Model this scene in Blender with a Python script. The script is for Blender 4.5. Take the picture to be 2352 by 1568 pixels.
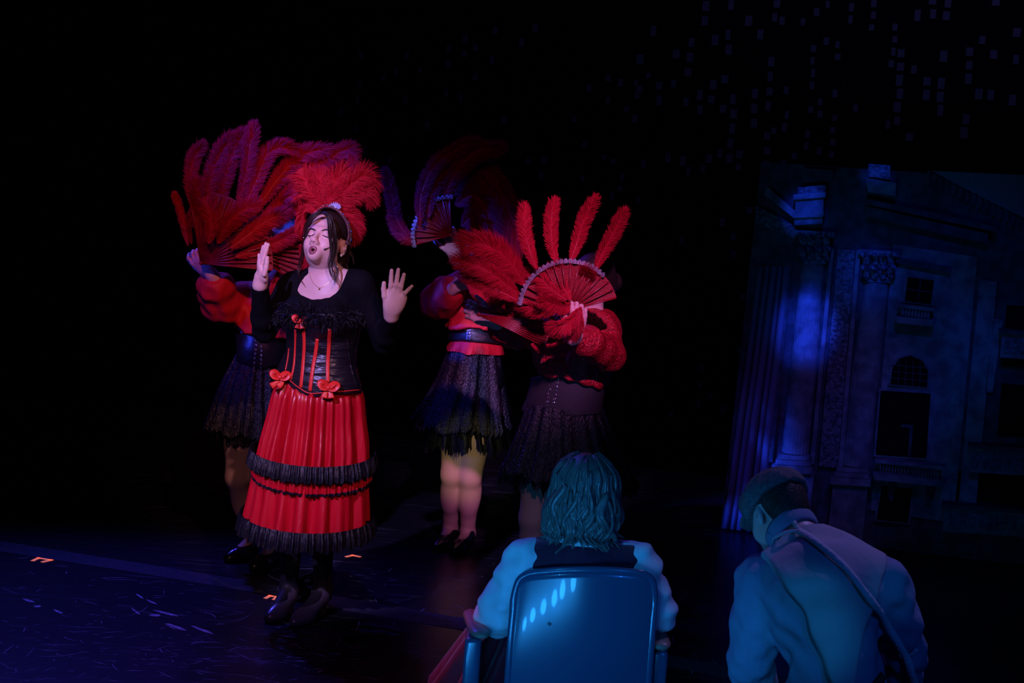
import bpy, bmesh, math, random
import numpy as np
from mathutils import Vector, Matrix
from mathutils.bvhtree import BVHTree
for o in list(bpy.data.objects): bpy.data.objects.remove(o)
scene = bpy.context.scene
col = scene.collection
# ---------------------------------------------------------------- camera
W, H, F = 2352, 1568, 4000.0
CAMH, PITCH, ROLL = 2.0, math.radians(6.63), math.radians(4.0)
r0 = np.array([1.0, 0, 0]); u0 = np.array([0, math.sin(PITCH), math.cos(PITCH)]); FW = np.array([0, math.cos(PITCH), -math.sin(PITCH)])
RT = math.cos(ROLL)*r0 + math.sin(ROLL)*u0
UP = -math.sin(ROLL)*r0 + math.cos(ROLL)*u0
CAM = np.array([0, 0, CAMH])
cd = bpy.data.cameras.new('camera'); cam = bpy.data.objects.new('camera', cd); col.objects.link(cam)
cd.sensor_width = 36; cd.lens = 36*F/W; cd.clip_end = 200
cam.matrix_world = Matrix(((RT[0], UP[0], -FW[0], 0), (RT[1], UP[1], -FW[1], 0), (RT[2], UP[2], -FW[2], CAMH), (0, 0, 0, 1)))
cd.dof.use_dof = True; cd.dof.focus_distance = 7.0; cd.dof.aperture_fstop = 7.0
scene.camera = cam
vs = scene.view_settings
vs.view_transform = 'Standard'; vs.look = 'None'; vs.gamma = 1; vs.use_curve_mapping = False; vs.exposure = 0.0

def ray(px, py): return FW + (px-W/2)/F*RT - (py-H/2)/F*UP
def P(px, py, Y):
    d = ray(px, py); return CAM + d*(Y/d[1])
def G(px, py, z=0.0):
    d = ray(px, py); p = CAM + d*(-CAMH/d[2]); p[2] = z; return p
def proj(Q):
    q = Q-CAM; z = q@FW
    return W/2 + F*(q@RT)/z, H/2 - F*(q@UP)/z, z
def nrm(v): v = np.asarray(v, float); return v/(np.linalg.norm(v)+1e-12)
# ---------------------------------------------------------------- lights
world = bpy.data.worlds.new('world'); scene.world = world; world.use_nodes = True
world.node_tree.nodes['Background'].inputs[0].default_value = (0.02, 0.03, 0.16, 1)
world.node_tree.nodes['Background'].inputs[1].default_value = 0.02
def spot(name, loc, aim, color, energy, size=30, blend=.5, radius=.06, gobo=None, sx=1.):
    l = bpy.data.lights.new(name, 'SPOT'); l.color = color; l.energy = energy
    l.spot_size = math.radians(size); l.spot_blend = blend; l.shadow_soft_size = radius
    o = bpy.data.objects.new(name, l); col.objects.link(o); o.location = loc
    o.rotation_euler = (Vector(aim)-Vector(loc)).to_track_quat('-Z', 'Y').to_euler()
    o.scale = (sx, 1, 1)
    if gobo:
        l.use_nodes = True; nt = l.node_tree; em = nt.nodes['Emission']
        g = nt.nodes.new('ShaderNodeTexCoord')
        nz = nt.nodes.new('ShaderNodeTexNoise'); nz.inputs['Scale'].default_value = gobo[0]; nz.inputs['Detail'].default_value = 1.0
        nt.links.new(g.outputs['Normal'], nz.inputs['Vector'])
        cr = nt.nodes.new('ShaderNodeValToRGB'); cr.color_ramp.elements[0].position = gobo[1]; cr.color_ramp.elements[1].position = gobo[2]
        cr.color_ramp.elements[0].color = (gobo[3],)*3+(1,)
        nt.links.new(nz.outputs[0], cr.inputs[0]); nt.links.new(cr.outputs[0], em.inputs['Color'])
    return o
# front of house: violet from the left, rose from the right
spot('front_light_violet', (-3.0, 0.4, 4.8), P(735, 830, 7.0), (0.48, 0.33, 1.0), 2700, 14, .5, .08, None, .5)
spot('front_light_rose', (1.2, 0.2, 4.8), P(745, 780, 7.0), (1.0, 0.42, 0.44), 600, 15, .5, .08, None, .5)
spot('front_light_magenta', (0.7, 0.4, 5.0), P(1265, 690, 7.2), (1.0, 0.28, 0.95), 1800, 9, .6, .08, None, .78)
spot('dancer_light_red', (-0.9, 0.4, 5.0), P(560, 540, 7.6), (1.0, 0.12, 0.14), 520, 10, .8, .08)
spot('middle_dancer_light_red', (-0.2, 0.4, 5.0), P(1080, 560, 8.2), (1.0, 0.10, 0.25), 70, 7, .8, .08)
spot('leg_light_rose', (-0.9, 0.4, 3.0), P(570, 1100, 7.6), (1.0, 0.42, 0.36), 110, 8, .6, .08)
spot('side_light_blue', (-4.5, 4.5, 4.2), P(985, 590, 8.0), (0.01, 0.06, 1.0), 4500, 7, .5, .1)
spot('side_light_violet', (-4.6, 4.6, 2.2), P(600, 760, 7.6), (0.03, 0.05, 1.0), 300, 10, .5, .1)
spot('back_light_blue', (-2.2, 10.2, 5.0), P(760, 700, 7.3), (0.10, 0.03, 1.0), 150, 40, .5, .1)
spot('leg_light_amber', (-0.25, 1.0, 2.6), P(1082, 1060, 8.35), (1.0, 0.85, 0.36), 480, 3.2, .25, .04)
spot('floor_wash_blue', (-3.2, 9.9, 5.0), G(250, 1540), (0.07, 0.07, 1.0), 520, 40, .7, .1)
spot('floor_pool_magenta', (-1.2, 3.0, 5.0), G(560, 1500), (0.6, 0.04, 0.8), 50, 14, 1, .1)
spot('violet_top_light', (2.6, 7.4, 4.8), P(1960, 1240, 4.95), (0.36, 0.26, 1.0), 240, 17, .5, .06)
spot('facade_light_blue', (0.5, 4.0, 5.0), P(1850, 760, 9.1), (0.01, 0.05, 1.0), 2200, 3.4, .8, .03)
spot('facade_cornice_light_blue', (0.5, 4.0, 5.0), P(1845, 490, 9.1), (0.01, 0.05, 1.0), 900, 2.4, .8, .03)
spot('facade_upper_light_blue', (0.5, 4.0, 5.0), P(2015, 420, 9.1), (0.01, 0.05, 1.0), 500, 1.8, .8, .03)
spot('facade_capital_light_blue', (0.5, 4.0, 5.0), P(1990, 660, 9.1), (0.01, 0.05, 1.0), 400, 3.6, 1, .03)
spot('facade_wash_blue', (0.8, 3.2, 5.0), P(2080, 850, 9.1), (0.01, 0.06, 1.0), 240, 15, .8, .1, (14, .40, .62, .25))
spot('facade_wash_violet', (2.0, 5.0, 4.5), P(1830, 1080, 9.2), (0.22, 0.08, 1.0), 70, 14, .8, .1)
# added lamps behind the flat, no known fixture, to brighten the drop's windows
for k_, (x_, e_) in enumerate(((-1.6, 5), (0.2, 9), (1.7, 16), (3.0, 16))):
    c_ = G(1660, 1215); st_ = math.radians(-16); sx_ = np.array([math.cos(st_), math.sin(st_), 0]); sy_ = np.array([-math.sin(st_), math.cos(st_), 0])
    o_ = c_+sx_*(x_-c_[0])+sy_*.7; spot('added_drop_light_blue', (o_[0], o_[1], 4.3), (o_[0]+sy_[0]*.8, o_[1]+sy_[1]*.8, 2.6), (0.35, 0.28, 1.0), e_, 110, .8, .15)
# house side: cool light over the front row
spot('front_row_cyan', (-1.6, 1.6, 4.6), P(1340, 1190, 5.3), (0.02, 0.40, 1.0), 140, 8, .4, .05)
spot('front_row_blue', (2.6, 0.6, 3.4), P(1760, 1470, 5.0), (0.01, 0.15, 1.0), 130, 17, .4, .05)
spot('seat_side_light_rose', (-3.0, 7.0, 4.0), P(1070, 1470, 5.6), (1.0, 0.20, 0.42), 170, 9, .6, .05)
spot('leg_light_violet', (0.4, 1.0, 3.6), P(1235, 1160, 7.2), (0.85, 0.40, 0.75), 110, 5, .6, .05)
spot('low_boom_violet', (-2.2, 2.0, 2.0), G(690, 1420, .12), (0.55, 0.38, 1.0), 60, 4, .7, .05)
spot('front_row_cyan_patch', (0.2, 0.6, 2.9), P(1845, 1450, 4.9), (0.02, 0.40, 1.0), 220, 5.0, 1, .03)
spot('front_row_cyan_patch', (0.2, 0.6, 2.9), P(2052, 1345, 4.95), (0.02, 0.40, 1.0), 110, 2.4, 1, .03)
# ---------------------------------------------------------------- scene helpers
def root(name, loc, label, cat, group=None):
    o = bpy.data.objects.new(name, None); col.objects.link(o); o.location = [float(v) for v in loc]
    o.empty_display_size = .1; o['label'] = label; o['category'] = cat
    if group: o['group'] = group
    return o
def top_loc(parent):
    p = parent
    while p.parent: p = p.parent
    return np.array(p.location)
def make(name, V, Fc, mat, parent=None, smooth=True, label=None, kind=None, loc=None):
    me = bpy.data.meshes.new(name)
    V = np.asarray(V, float)
    if parent is not None: V = V - top_loc(parent)
    elif loc is not None: V = V - np.asarray(loc)
    if isinstance(Fc, np.ndarray):
        n, k = Fc.shape
        me.vertices.add(len(V)); me.vertices.foreach_set('co', V.astype(np.float32).ravel())
        me.loops.add(n*k); me.loops.foreach_set('vertex_index', Fc.astype(np.int32).ravel())
        me.polygons.add(n); me.polygons.foreach_set('loop_start', np.arange(0, n*k, k, dtype=np.int32))
        me.update(calc_edges=True)
    else:
        me.from_pydata([tuple(v) for v in V], [], Fc); me.update()
    if smooth: me.polygons.foreach_set('use_smooth', np.ones(len(me.polygons), dtype=bool))
    me.materials.append(mat)
    o = bpy.data.objects.new(name, me); col.objects.link(o)
    if parent is not None: o.parent = parent
    elif loc is not None: o.location = [float(v) for v in loc]
    if label: o['label'] = label
    if kind: o['kind'] = kind
    return o
def join(parts):
    Vs, Fs, n = [], [], 0
    for V, Fc in parts:
        Vs.append(np.asarray(V)); Fs.append(np.asarray(Fc)+n); n += len(V)
    return np.vstack(Vs), np.vstack(Fs)
def spline(pts, n):
    pts = np.asarray(pts, float)
    if len(pts) == 2:
        t = np.linspace(0, 1, n)[:, None]; return pts[0]*(1-t)+pts[1]*t
    p = np.vstack([2*pts[0]-pts[1], pts, 2*pts[-1]-pts[-2]])
    m = len(pts)-1; u = np.linspace(0, m-1e-6, n); i = u.astype(int); t = (u-i)[:, None]
    a, b, c, d = p[i], p[i+1], p[i+2], p[i+3]
    return .5*((2*b)+(-a+c)*t+(2*a-5*b+4*c-d)*t*t+(-a+3*b-3*c+d)*t**3)
def sweep(pts, ra, rb=None, n=8, ref=None, caps=True):
    """tube along pts: ra across ref, rb along ref (ref = flat normal)"""
    pts = np.asarray(pts, float); m = len(pts)
    ra = np.broadcast_to(np.asarray(ra, float), (m,)); rb = ra if rb is None else np.broadcast_to(np.asarray(rb, float), (m,))
    T = np.gradient(pts, axis=0); T /= np.linalg.norm(T, axis=1)[:, None]+1e-12
    if ref is None: ref = np.array([.13, -.7, .7])
    ref = np.broadcast_to(np.asarray(ref, float), (m, 3))
    S = np.cross(T, ref); S /= np.linalg.norm(S, axis=1)[:, None]+1e-12
    N = np.cross(S, T)
    a = np.arange(n)*2*math.pi/n
    V = pts[:, None]+S[:, None]*(np.cos(a)[None, :, None]*ra[:, None, None])+N[:, None]*(np.sin(a)[None, :, None]*rb[:, None, None])
    V = V.reshape(-1, 3)
    i = np.arange(m-1)[:, None]*n; j = np.arange(n)[None]
    Q = np.stack([i+j, i+(j+1) % n, i+n+(j+1) % n, i+n+j], -1).reshape(-1, 4)
    if caps:
        V = np.vstack([V, pts[0], pts[-1]])
        c0, c1 = m*n, m*n+1; jj = np.arange(n)
        Q = np.vstack([Q, np.stack([np.full(n, c0), (jj+1) % n, jj, jj], -1)[:, [0, 1, 2, 2]], np.stack([np.full(n, c1), (m-1)*n+jj, (m-1)*n+(jj+1) % n, (m-1)*n+(jj+1) % n], -1)])
    return V, Q
def fixtri(Fc):
    return [tuple(dict.fromkeys(f)) for f in Fc.tolist()]
def tube(name, pts, ra, mat, parent, rb=None, n=8, ref=None, ns=None, **kw):
    if ns: pts = spline(pts, ns)
    V, Q = sweep(pts, ra, rb, n, ref); return make(name, V, fixtri(Q), mat, parent, **kw)
def rbox_np(c, size, bevel=.01, R=None, seg=2):
    bm = bmesh.new(); bmesh.ops.create_cube(bm, size=1)
    for v in bm.verts: v.co = Vector((v.co.x*size[0], v.co.y*size[1], v.co.z*size[2]))
    if bevel: bmesh.ops.bevel(bm, geom=bm.edges[:], offset=bevel, segments=seg, affect='EDGES', profile=.6)
    V = np.array([v.co[:] for v in bm.verts]); bm.verts.index_update(); Fc = [tuple(v.index for v in f.verts) for f in bm.faces]; bm.free()
    if R is not None: V = V@np.asarray(R).T
    return V+np.asarray(c), Fc
def joinf(parts):
    Vs, Fs, n = [], [], 0
    for V, Fc in parts:
        Vs.append(np.asarray(V)); Fs += [tuple(i+n for i in f) for f in (Fc.tolist() if isinstance(Fc, np.ndarray) else Fc)]; n += len(V)
    return np.vstack(Vs), Fs
def prism(front, ext):
    front = np.asarray(front, float); n = len(front); V = np.vstack([front, front+np.asarray(ext)])
    Fc = [tuple(range(n)), tuple(range(2*n-1, n-1, -1))]+[(i, i+n, (i+1) % n+n, (i+1) % n) for i in range(n)]
    return V, Fc
# ---------------------------------------------------------------- implicit bodies
class Field:
    def __init__(s): s.ops = []
    def copy(s): f = Field(); f.ops = list(s.ops); return f
    def cone(s, a, b, ra, rb, k=.02, sub=False): s.ops.append(('c', np.asarray(a, float), np.asarray(b, float), ra, rb, k, sub)); return s
    def ell(s, c, r, R=None, k=.02, sub=False): s.ops.append(('e', np.asarray(c, float), np.asarray(r, float)*np.ones(3), np.eye(3) if R is None else np.asarray(R, float), 0, k, sub)); return s
    def chain(s, pts, rad, k=.004):
        for i in range(len(pts)-1): s.cone(pts[i], pts[i+1], rad[i], rad[i+1], k)
        return s
    def box(s, op):
        if op[0] == 'c':
            r = max(op[3], op[4]); return np.minimum(op[1], op[2])-r, np.maximum(op[1], op[2])+r
        e = np.sqrt(((op[3]*op[2][None, :])**2).sum(1)); return op[1]-e, op[1]+e
    def mesh(s, h, off=0.0, post=None, lo=None, hi=None, smooth=2, band=.05):
        bx = [s.box(o) for o in s.ops if not o[6]]
        m = off+4*h+.012
        LO = np.min([b[0] for b in bx], 0)-m; HI = np.max([b[1] for b in bx], 0)+m
        if lo is not None: LO = np.maximum(LO, lo)
        if hi is not None: HI = np.minimum(HI, hi)
        n = np.ceil((HI-LO)/h).astype(int)+1
        D = np.full(n, 1.0, np.float32)
        ax = [LO[i]+h*np.arange(n[i]) for i in range(3)]
        for o in s.ops:
            bl, bh = s.box(o); mm = m+o[5]
            i0 = np.clip(np.floor((bl-mm-LO)/h).astype(int), 0, n); i1 = np.clip(np.ceil((bh+mm-LO)/h).astype(int)+1, 0, n)
            if (i1 <= i0).any(): continue
            X = ax[0][i0[0]:i1[0], None, None]; Y = ax[1][None, i0[1]:i1[1], None]; Z = ax[2][None, None, i0[2]:i1[2]]
            if o[0] == 'c':
                a, b, ra, rb = o[1:5]; ba = b-a; L = ba@ba+1e-12
                x, y, z = X-a[0], Y-a[1], Z-a[2]
                t = np.clip((x*ba[0]+y*ba[1]+z*ba[2])/L, 0, 1)
                d = np.sqrt((x-t*ba[0])**2+(y-t*ba[1])**2+(z-t*ba[2])**2)-(ra+(rb-ra)*t)
            else:
                c, r, R = o[1:4]; x, y, z = X-c[0], Y-c[1], Z-c[2]
                p = [(x*R[0, i]+y*R[1, i]+z*R[2, i])/r[i] for i in range(3)]
                k0 = np.sqrt(p[0]**2+p[1]**2+p[2]**2); k1 = np.sqrt((p[0]/r[0])**2+(p[1]/r[1])**2+(p[2]/r[2])**2)+1e-9
                d = k0*(k0-1)/k1
            S = D[i0[0]:i1[0], i0[1]:i1[1], i0[2]:i1[2]]; k = o[5]
            if o[6]:
                d = -d; hh = np.clip(.5-.5*(d-S)/k, 0, 1); S[...] = d*(1-hh)+S*hh+k*hh*(1-hh)
            else:
                hh = np.clip(.5+.5*(S-d)/k, 0, 1); S[...] = S*(1-hh)+d*hh-k*hh*(1-hh)
        D -= off
        if post:
            ii = np.where(np.abs(D) < band); Q = np.stack([ax[0][ii[0]], ax[1][ii[1]], ax[2][ii[2]]], -1)
            D[ii] = post(Q, D[ii].astype(float))
        D[0] = D[-1] = 1; D[:, 0] = D[:, -1] = 1; D[:, :, 0] = D[:, :, -1] = 1
        V, Q = nets(D); 
        V = relax(V, Q, smooth)
        return V*h+LO, Q
def nets(D):
    s = D < 0; n = D.shape
    sl = lambda A, i, j, k: A[i:n[0]-1+i, j:n[1]-1+j, k:n[2]-1+k]
    cor = [(i, j, k) for i in (0, 1) for j in (0, 1) for k in (0, 1)]
    cnt = sum(sl(s, *c).astype(np.int8) for c in cor)
    act = (cnt > 0) & (cnt < 8); cells = np.argwhere(act)
    idx = np.full(act.shape, -1, np.int64); idx[act] = np.arange(len(cells))
    dv = {c: D[cells[:, 0]+c[0], cells[:, 1]+c[1], cells[:, 2]+c[2]].astype(float) for c in cor}
    acc = np.zeros((len(cells), 3)); m = np.zeros(len(cells))
    for c in cor:
        for ax in range(3):
            if c[ax] == 0:
                c2 = list(c); c2[ax] = 1; a, b = dv[c], dv[tuple(c2)]
                x = (a < 0) != (b < 0); t = np.where(x, a/np.where(x, a-b, 1), 0)
                p = np.tile(np.array(c, float), (len(cells), 1)); p[:, ax] += t
                acc += p*x[:, None]; m += x
    V = cells+acc/m[:, None]
    Q = []
    for ax in range(3):
        s0 = np.take(s, range(n[ax]-1), ax); s1 = np.take(s, range(1, n[ax]), ax)
        e = np.argwhere(s0 != s1); b, c = [(1, 2), (2, 0), (0, 1)][ax]
        e = e[(e[:, b] > 0) & (e[:, c] > 0) & (e[:, b] < n[b]-1) & (e[:, c] < n[c]-1)]
        def cell(db, dc):
            q = e.copy(); q[:, b] += db; q[:, c] += dc; return idx[q[:, 0], q[:, 1], q[:, 2]]
        q = np.stack([cell(-1, -1), cell(0, -1), cell(0, 0), cell(-1, 0)], -1)
        ins = s[e[:, 0], e[:, 1], e[:, 2]]
        q[~ins] = q[~ins][:, ::-1]; Q.append(q)
    return V, np.vstack(Q)
def relax(V, Q, it):
    for _ in range(it):
        A = np.zeros_like(V); c = np.zeros(len(V))
        for i in range(4):
            a, b = Q[:, i], Q[:, (i+1) % 4]
            for x, y in ((a, b), (b, a)):
                for d in range(3): A[:, d] += np.bincount(x, V[y, d], len(V))
                c += np.bincount(x, minlength=len(V))
        V = .4*V+.6*A/c[:, None]
    return V
def polysd(px, py, poly):
    poly = np.asarray(poly, float); d = np.full(px.shape, 1e12); ins = np.zeros(px.shape, bool); m = len(poly)
    for i in range(m):
        a, b = poly[i], poly[(i+1) % m]; e = b-a; wx, wy = px-a[0], py-a[1]
        t = np.clip((wx*e[0]+wy*e[1])/(e@e+1e-9), 0, 1); d = np.minimum(d, (wx-t*e[0])**2+(wy-t*e[1])**2)
        if e[1] != 0:
            cr = ((a[1] > py) != (b[1] > py)) & (px < e[0]*(py-a[1])/e[1]+a[0]); ins ^= cr
    d = np.sqrt(d); return np.where(ins, -d, d)
def within(poly, ymin=None, ymax=None):
    def f(Q, D):
        px, py, z = proj(Q); return np.maximum(D, polysd(px, py, poly)*z/F)
    return f
def notin(poly, Ymid):
    def f(Q, D):
        px, py, z = proj(Q); c = np.maximum(polysd(px, py, poly)*z/F, Q[:, 1]-Ymid); return np.maximum(D, -c)
    return f
def chainpost(*fs):
    def f(Q, D):
        for g in fs: D = g(Q, D)
        return D
    return f
def zcut(lo=None, hi=None):
    def f(Q, D):
        if lo is not None: D = np.maximum(D, lo-Q[:, 2])
        if hi is not None: D = np.maximum(D, Q[:, 2]-hi)
        return D
    return f
def plane(p, n):
    p = np.asarray(p); n = nrm(n)
    return lambda Q, D: np.maximum(D, (Q-p)@n)
def wrinkle(amp, f1=(60, 25, 40), seed=0):
    r = np.random.RandomState(seed); ks = [r.normal(0, 1, 3)*np.array(f1) for _ in range(6)]; ph = r.rand(6)*6
    return lambda Q, D: D+amp*sum(np.sin(Q@k+p) for k, p in zip(ks, ph))/3
def bvh_of(*meshes):
    V, Fc = joinf([(v, f) for v, f in meshes]); return BVHTree.FromPolygons([tuple(v) for v in V], Fc)
def hit(bvh, px, py, lift=.0, default=None):
    d = nrm(ray(px, py)); h = bvh.ray_cast(Vector(CAM), Vector(d))
    if h[0] is None: return default, None
    n = np.array(h[1]); n = n if n@d < 0 else -n
    return np.array(h[0])+n*lift, n
def drape(bvh, pts, lift, Y, ns=24):
    """pixel polyline laid on a surface"""
    q = spline(np.asarray(pts, float), ns); R, N = [], []
    for x, y in q:
        p, n = hit(bvh, x, y, lift)
        if p is None: p, n = P(x, y, R[-1][1] if R else Y), (N[-1] if N else np.array([0, -1., 0]))
        R.append(p); N.append(n)
    R = np.array(R); N = np.array(N)
    for _ in range(2): R[1:-1] = .25*R[:-2]+.5*R[1:-1]+.25*R[2:]
    return R, N
# ---------------------------------------------------------------- materials
def mat(name, c, rough=.6, spec=.4, metal=0., bump=None, var=None, sheen=0., coat=0., trans=0., sss=0., aniso=0.):
    m = bpy.data.materials.new(name); m.use_nodes = True; nt = m.node_tree; b = nt.nodes['Principled BSDF']
    b.inputs['Base Color'].default_value = (*c, 1); b.inputs['Roughness'].default_value = rough; b.inputs['Specular IOR Level'].default_value = spec
    b.inputs['Metallic'].default_value = metal; b.inputs['Sheen Weight'].default_value = sheen; b.inputs['Coat Weight'].default_value = coat
    if sss: b.inputs['Subsurface Weight'].default_value = sss; b.inputs['Subsurface Radius'].default_value = (.012, .005, .003); b.inputs['Subsurface Scale'].default_value = 1
    tc = nt.nodes.new('ShaderNodeTexCoord')
    def noise(scale, stretch=(1, 1, 1), detail=3):
        mp = nt.nodes.new('ShaderNodeMapping'); mp.inputs['Scale'].default_value = stretch; nt.links.new(tc.outputs['Object'], mp.inputs[0])
        n = nt.nodes.new('ShaderNodeTexNoise'); n.inputs['Scale'].default_value = scale; n.inputs['Detail'].default_value = detail; nt.links.new(mp.outputs[0], n.inputs['Vector']); return n
    if bump:
        n = noise(bump[0], bump[2] if len(bump) > 2 else (1, 1, 1)); bp = nt.nodes.new('ShaderNodeBump'); bp.inputs['Strength'].default_value = bump[1]; bp.inputs['Distance'].default_value = bump[3] if len(bump) > 3 else .01
        nt.links.new(n.outputs[0], bp.inputs['Height']); nt.links.new(bp.outputs[0], b.inputs['Normal'])
    if var:
        n = noise(var[0], var[2] if len(var) > 2 else (1, 1, 1)); cr = nt.nodes.new('ShaderNodeValToRGB')
        cr.color_ramp.elements[0].position = .38; cr.color_ramp.elements[1].position = .62
        cr.color_ramp.elements[0].color = (*c, 1); cr.color_ramp.elements[1].color = (*var[1], 1)
        nt.links.new(n.outputs[0], cr.inputs[0]); nt.links.new(cr.outputs[0], b.inputs['Base Color'])
    if trans:
        t = nt.nodes.new('ShaderNodeBsdfTranslucent'); t.inputs[0].default_value = (*c, 1); mx = nt.nodes.new('ShaderNodeMixShader'); mx.inputs[0].default_value = trans
        nt.links.new(b.outputs[0], mx.inputs[1]); nt.links.new(t.outputs[0], mx.inputs[2]); nt.links.new(mx.outputs[0], nt.nodes['Material Output'].inputs[0])
    return m
M = {}
M['skin'] = mat('skin', (.70, .46, .42), .45, .4, sss=.15, bump=(180, .05, (1, 1, 1), .002))
M['tights_nude'] = mat('nude_tights', (.52, .34, .27), .5, .3)
M['lips'] = mat('lipstick', (.26, .085, .10), .35, .5)
M['mouth'] = mat('mouth_inside', (.01, .002, .003), .8, .1)
M['hair'] = mat('dark_brown_hair', (.022, .012, .010), .38, .5, bump=(260, .5, (1, 1, .12), .004))
M['hair_light'] = mat('light_brown_hair', (.15, .13, .12), .30, .7, bump=(240, .5, (1, 1, .12), .004))
M['black_knit'] = mat('black_knit', (.0035, .0035, .006), .85, .12)
M['black_satin'] = mat('black_satin', (.012, .009, .014), .36, .6, bump=(11, .55, (.7, .7, 3.0), .03))
M['black_lace'] = mat('black_lace', (.010, .009, .013), .35, .55, bump=(95, .9, (1, 1, 1), .012), var=(70, (.020, .017, .026)))
M['black_ruffle'] = mat('black_ruffle', (.005, .005, .010), .5, .35, bump=(70, .6, (1, 1, .4), .01))
M['black_leather'] = mat('black_patent_leather', (.010, .010, .012), .30, .7, bump=(40, .15))
M['black_elastic'] = mat('black_elastic', (.03, .026, .034), .7, .3, bump=(300, .3, (.2, .2, 1), .004))
M['tights'] = mat('black_tights', (.010, .009, .012), .6, .35)
M['red_satin'] = mat('red_satin', (.50, .003, .014), .34, .5, bump=(22, .6, (1, 1, .12), .02))
M['red_ribbon'] = mat('red_ribbon', (.75, .03, .02), .4, .5, bump=(60, .15))
M['red_blouse'] = mat('red_blouse', (.55, .008, .02), .6, .35, bump=(18, .5, (1, 1, .5), .02))
M['red_lace'] = mat('red_sequin_lace', (.55, .006, .025), .35, .6, bump=(120, .9, (1, 1, 1), .012), var=(90, (.25, .002, .01)))
M['red_leaf'] = mat('red_fan_leaf', (.30, .003, .012), .5, .4, bump=(120, .5), trans=.15)
M['red_stick'] = mat('red_fan_stick', (.24, .003, .010), .35, .5)
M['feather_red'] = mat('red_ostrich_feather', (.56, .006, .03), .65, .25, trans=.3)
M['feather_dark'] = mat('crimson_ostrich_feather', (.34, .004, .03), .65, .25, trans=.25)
M['rachis'] = mat('feather_rachis', (.45, .01, .03), .4, .4)
M['feather_black'] = mat('black_marabou', (.006, .006, .012), .6, .3, trans=.1)
M['lace'] = mat('white_lace', (.80, .74, .80), .6, .4, bump=(200, .6))
M['silver'] = mat('silver', (.85, .85, .88), .2, .5, 1.)
M['gold'] = mat('gold', (.9, .62, .3), .25, .5, 1.)
M['blue_gem'] = mat('blue_gem', (.06, .16, .7), .08, .9)
M['pearl'] = mat('pearl', (.9, .86, .86), .2, .6)
M['shoe'] = mat('black_shoe_leather', (.010, .009, .012), .18, .7)
M['shoe_satin'] = mat('pewter_shoe_leather', (.055, .045, .06), .25, .7)
M['mic'] = mat('black_microphone', (.01, .01, .014), .4, .5)
# ---------------------------------------------------------------- figures
def frame(front, up=(0, 0, 1)):
    f = nrm(front); u = np.asarray(up, float); u = nrm(u-(u@f)*f); s = np.cross(u, f)   # s: subject's left when front=f
    return np.stack([s, f, u], 1)   # columns left, front, up
def torso_prims(fl, J, fr, sc=1.0, female=True):
    R = frame(fr, J['chest']-J['pelvis']); s, f, u = R.T
    fl.ell(J['pelvis'], np.array([.165, .115, .12])*sc, R, .05)
    fl.ell(J['pelvis']-u*.05-f*.035, np.array([.15, .10, .09])*sc, R, .05)
    fl.ell(J['waist'], np.array([.122, .092, .13])*sc, R, .06)
    fl.ell(J['chest']-u*.02, np.array([.142, .105, .15])*sc, R, .05)
    if female:
        for q in (-1, 1): fl.ell(J['chest']+s*q*.072*sc+f*.075*sc+u*.0, np.array([.068, .062, .068])*sc, R, .03)
    else:
        fl.ell(J['chest']+u*.04, np.array([.17, .115, .13])*sc, R, .06)
    mid = (J['shL']+J['shR'])/2
    for k in ('shL', 'shR'):
        fl.cone(mid+(J['neck']-mid)*.35, J[k], .062*sc, .048*sc, .05)
        fl.cone(J['neck']+(J['head']-J['neck'])*.15-f*.012, J[k]*.75+J['neck']*.25, .034*sc, .034*sc, .05)
def arm_prims(fl, sh, el, wr, sc=1.0, thick=1.0):
    t = sc*thick
    fl.cone(sh, sh*.45+el*.55, .050*t, .045*t, .03); fl.cone(sh*.45+el*.55, el, .045*t, .036*t, .02)
    fl.cone(el, el*.7+wr*.3, .037*t, .038*t, .02); fl.cone(el*.7+wr*.3, wr, .038*t, .0245*t, .02)
def leg_prims(fl, hip, kn, an, fr, sc=1.0):
    f = nrm(fr)
    fl.cone(hip, hip*.4+kn*.6, .088*sc, .068*sc, .04); fl.cone(hip*.4+kn*.6, kn, .068*sc, .052*sc, .03)
    fl.cone(kn, an, .050*sc, .033*sc, .02); c = kn*.70+an*.30-f*.014
    fl.ell(c, np.array([.050, .048, .11])*sc, frame(f, kn-an), .03)
def foot_prims(fl, an, heel, toe, sc=1.0):
    fl.cone(an, heel*.8+an*.2+np.array([0, 0, .012]), .033*sc, .027*sc, .015)
    ball = heel*.3+toe*.7; ball = ball+np.array([0, 0, .022]); ball = ball-np.array([0, 0, .004]); fl.cone(an*.85+heel*.15, ball, .029*sc, .020*sc, .02); fl.cone(ball, toe*.93+heel*.07+np.array([0, 0, .013]), .020*sc, .010*sc, .01)
def shoe_mesh(an, heel, toe, hh):
    """heel, toe: floor points; court shoe with a heel"""
    d = nrm(toe-heel); L = np.linalg.norm(toe-heel); s = np.cross([0, 0, 1], d); R = np.stack([s, d, np.array([0, 0, 1.])], 1)
    up = np.array([0, 0, 1.])
    hc = heel+d*.03+up*(hh+.028); ball = heel+d*(L*.66)+up*.024; tp = toe-d*.022+up*.017
    fl = Field()
    fl.cone(hc, ball, .031, .031, .02); fl.ell(ball, (.040, .055, .026), R, .02); fl.cone(ball, tp, .030, .017, .02)
    mid = hc*.45+ball*.55
    fl.ell(mid+up*.052-d*.005, (.026, .062, .040), R, .012, True)
    fl.ell(heel+d*(L*.33)+up*(hh*.25-.035), (.06, .085, .035), frame(nrm(np.array([d[0], d[1], -hh/max(L, .1)]))), .012, True)
    hb = heel+d*.022; fl.cone(hb+up*.012, hc-up*.012+d*.0, .0125, .024, .012)
    return fl.mesh(.004, .003, post=zcut(lo=.002), smooth=2)
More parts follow.
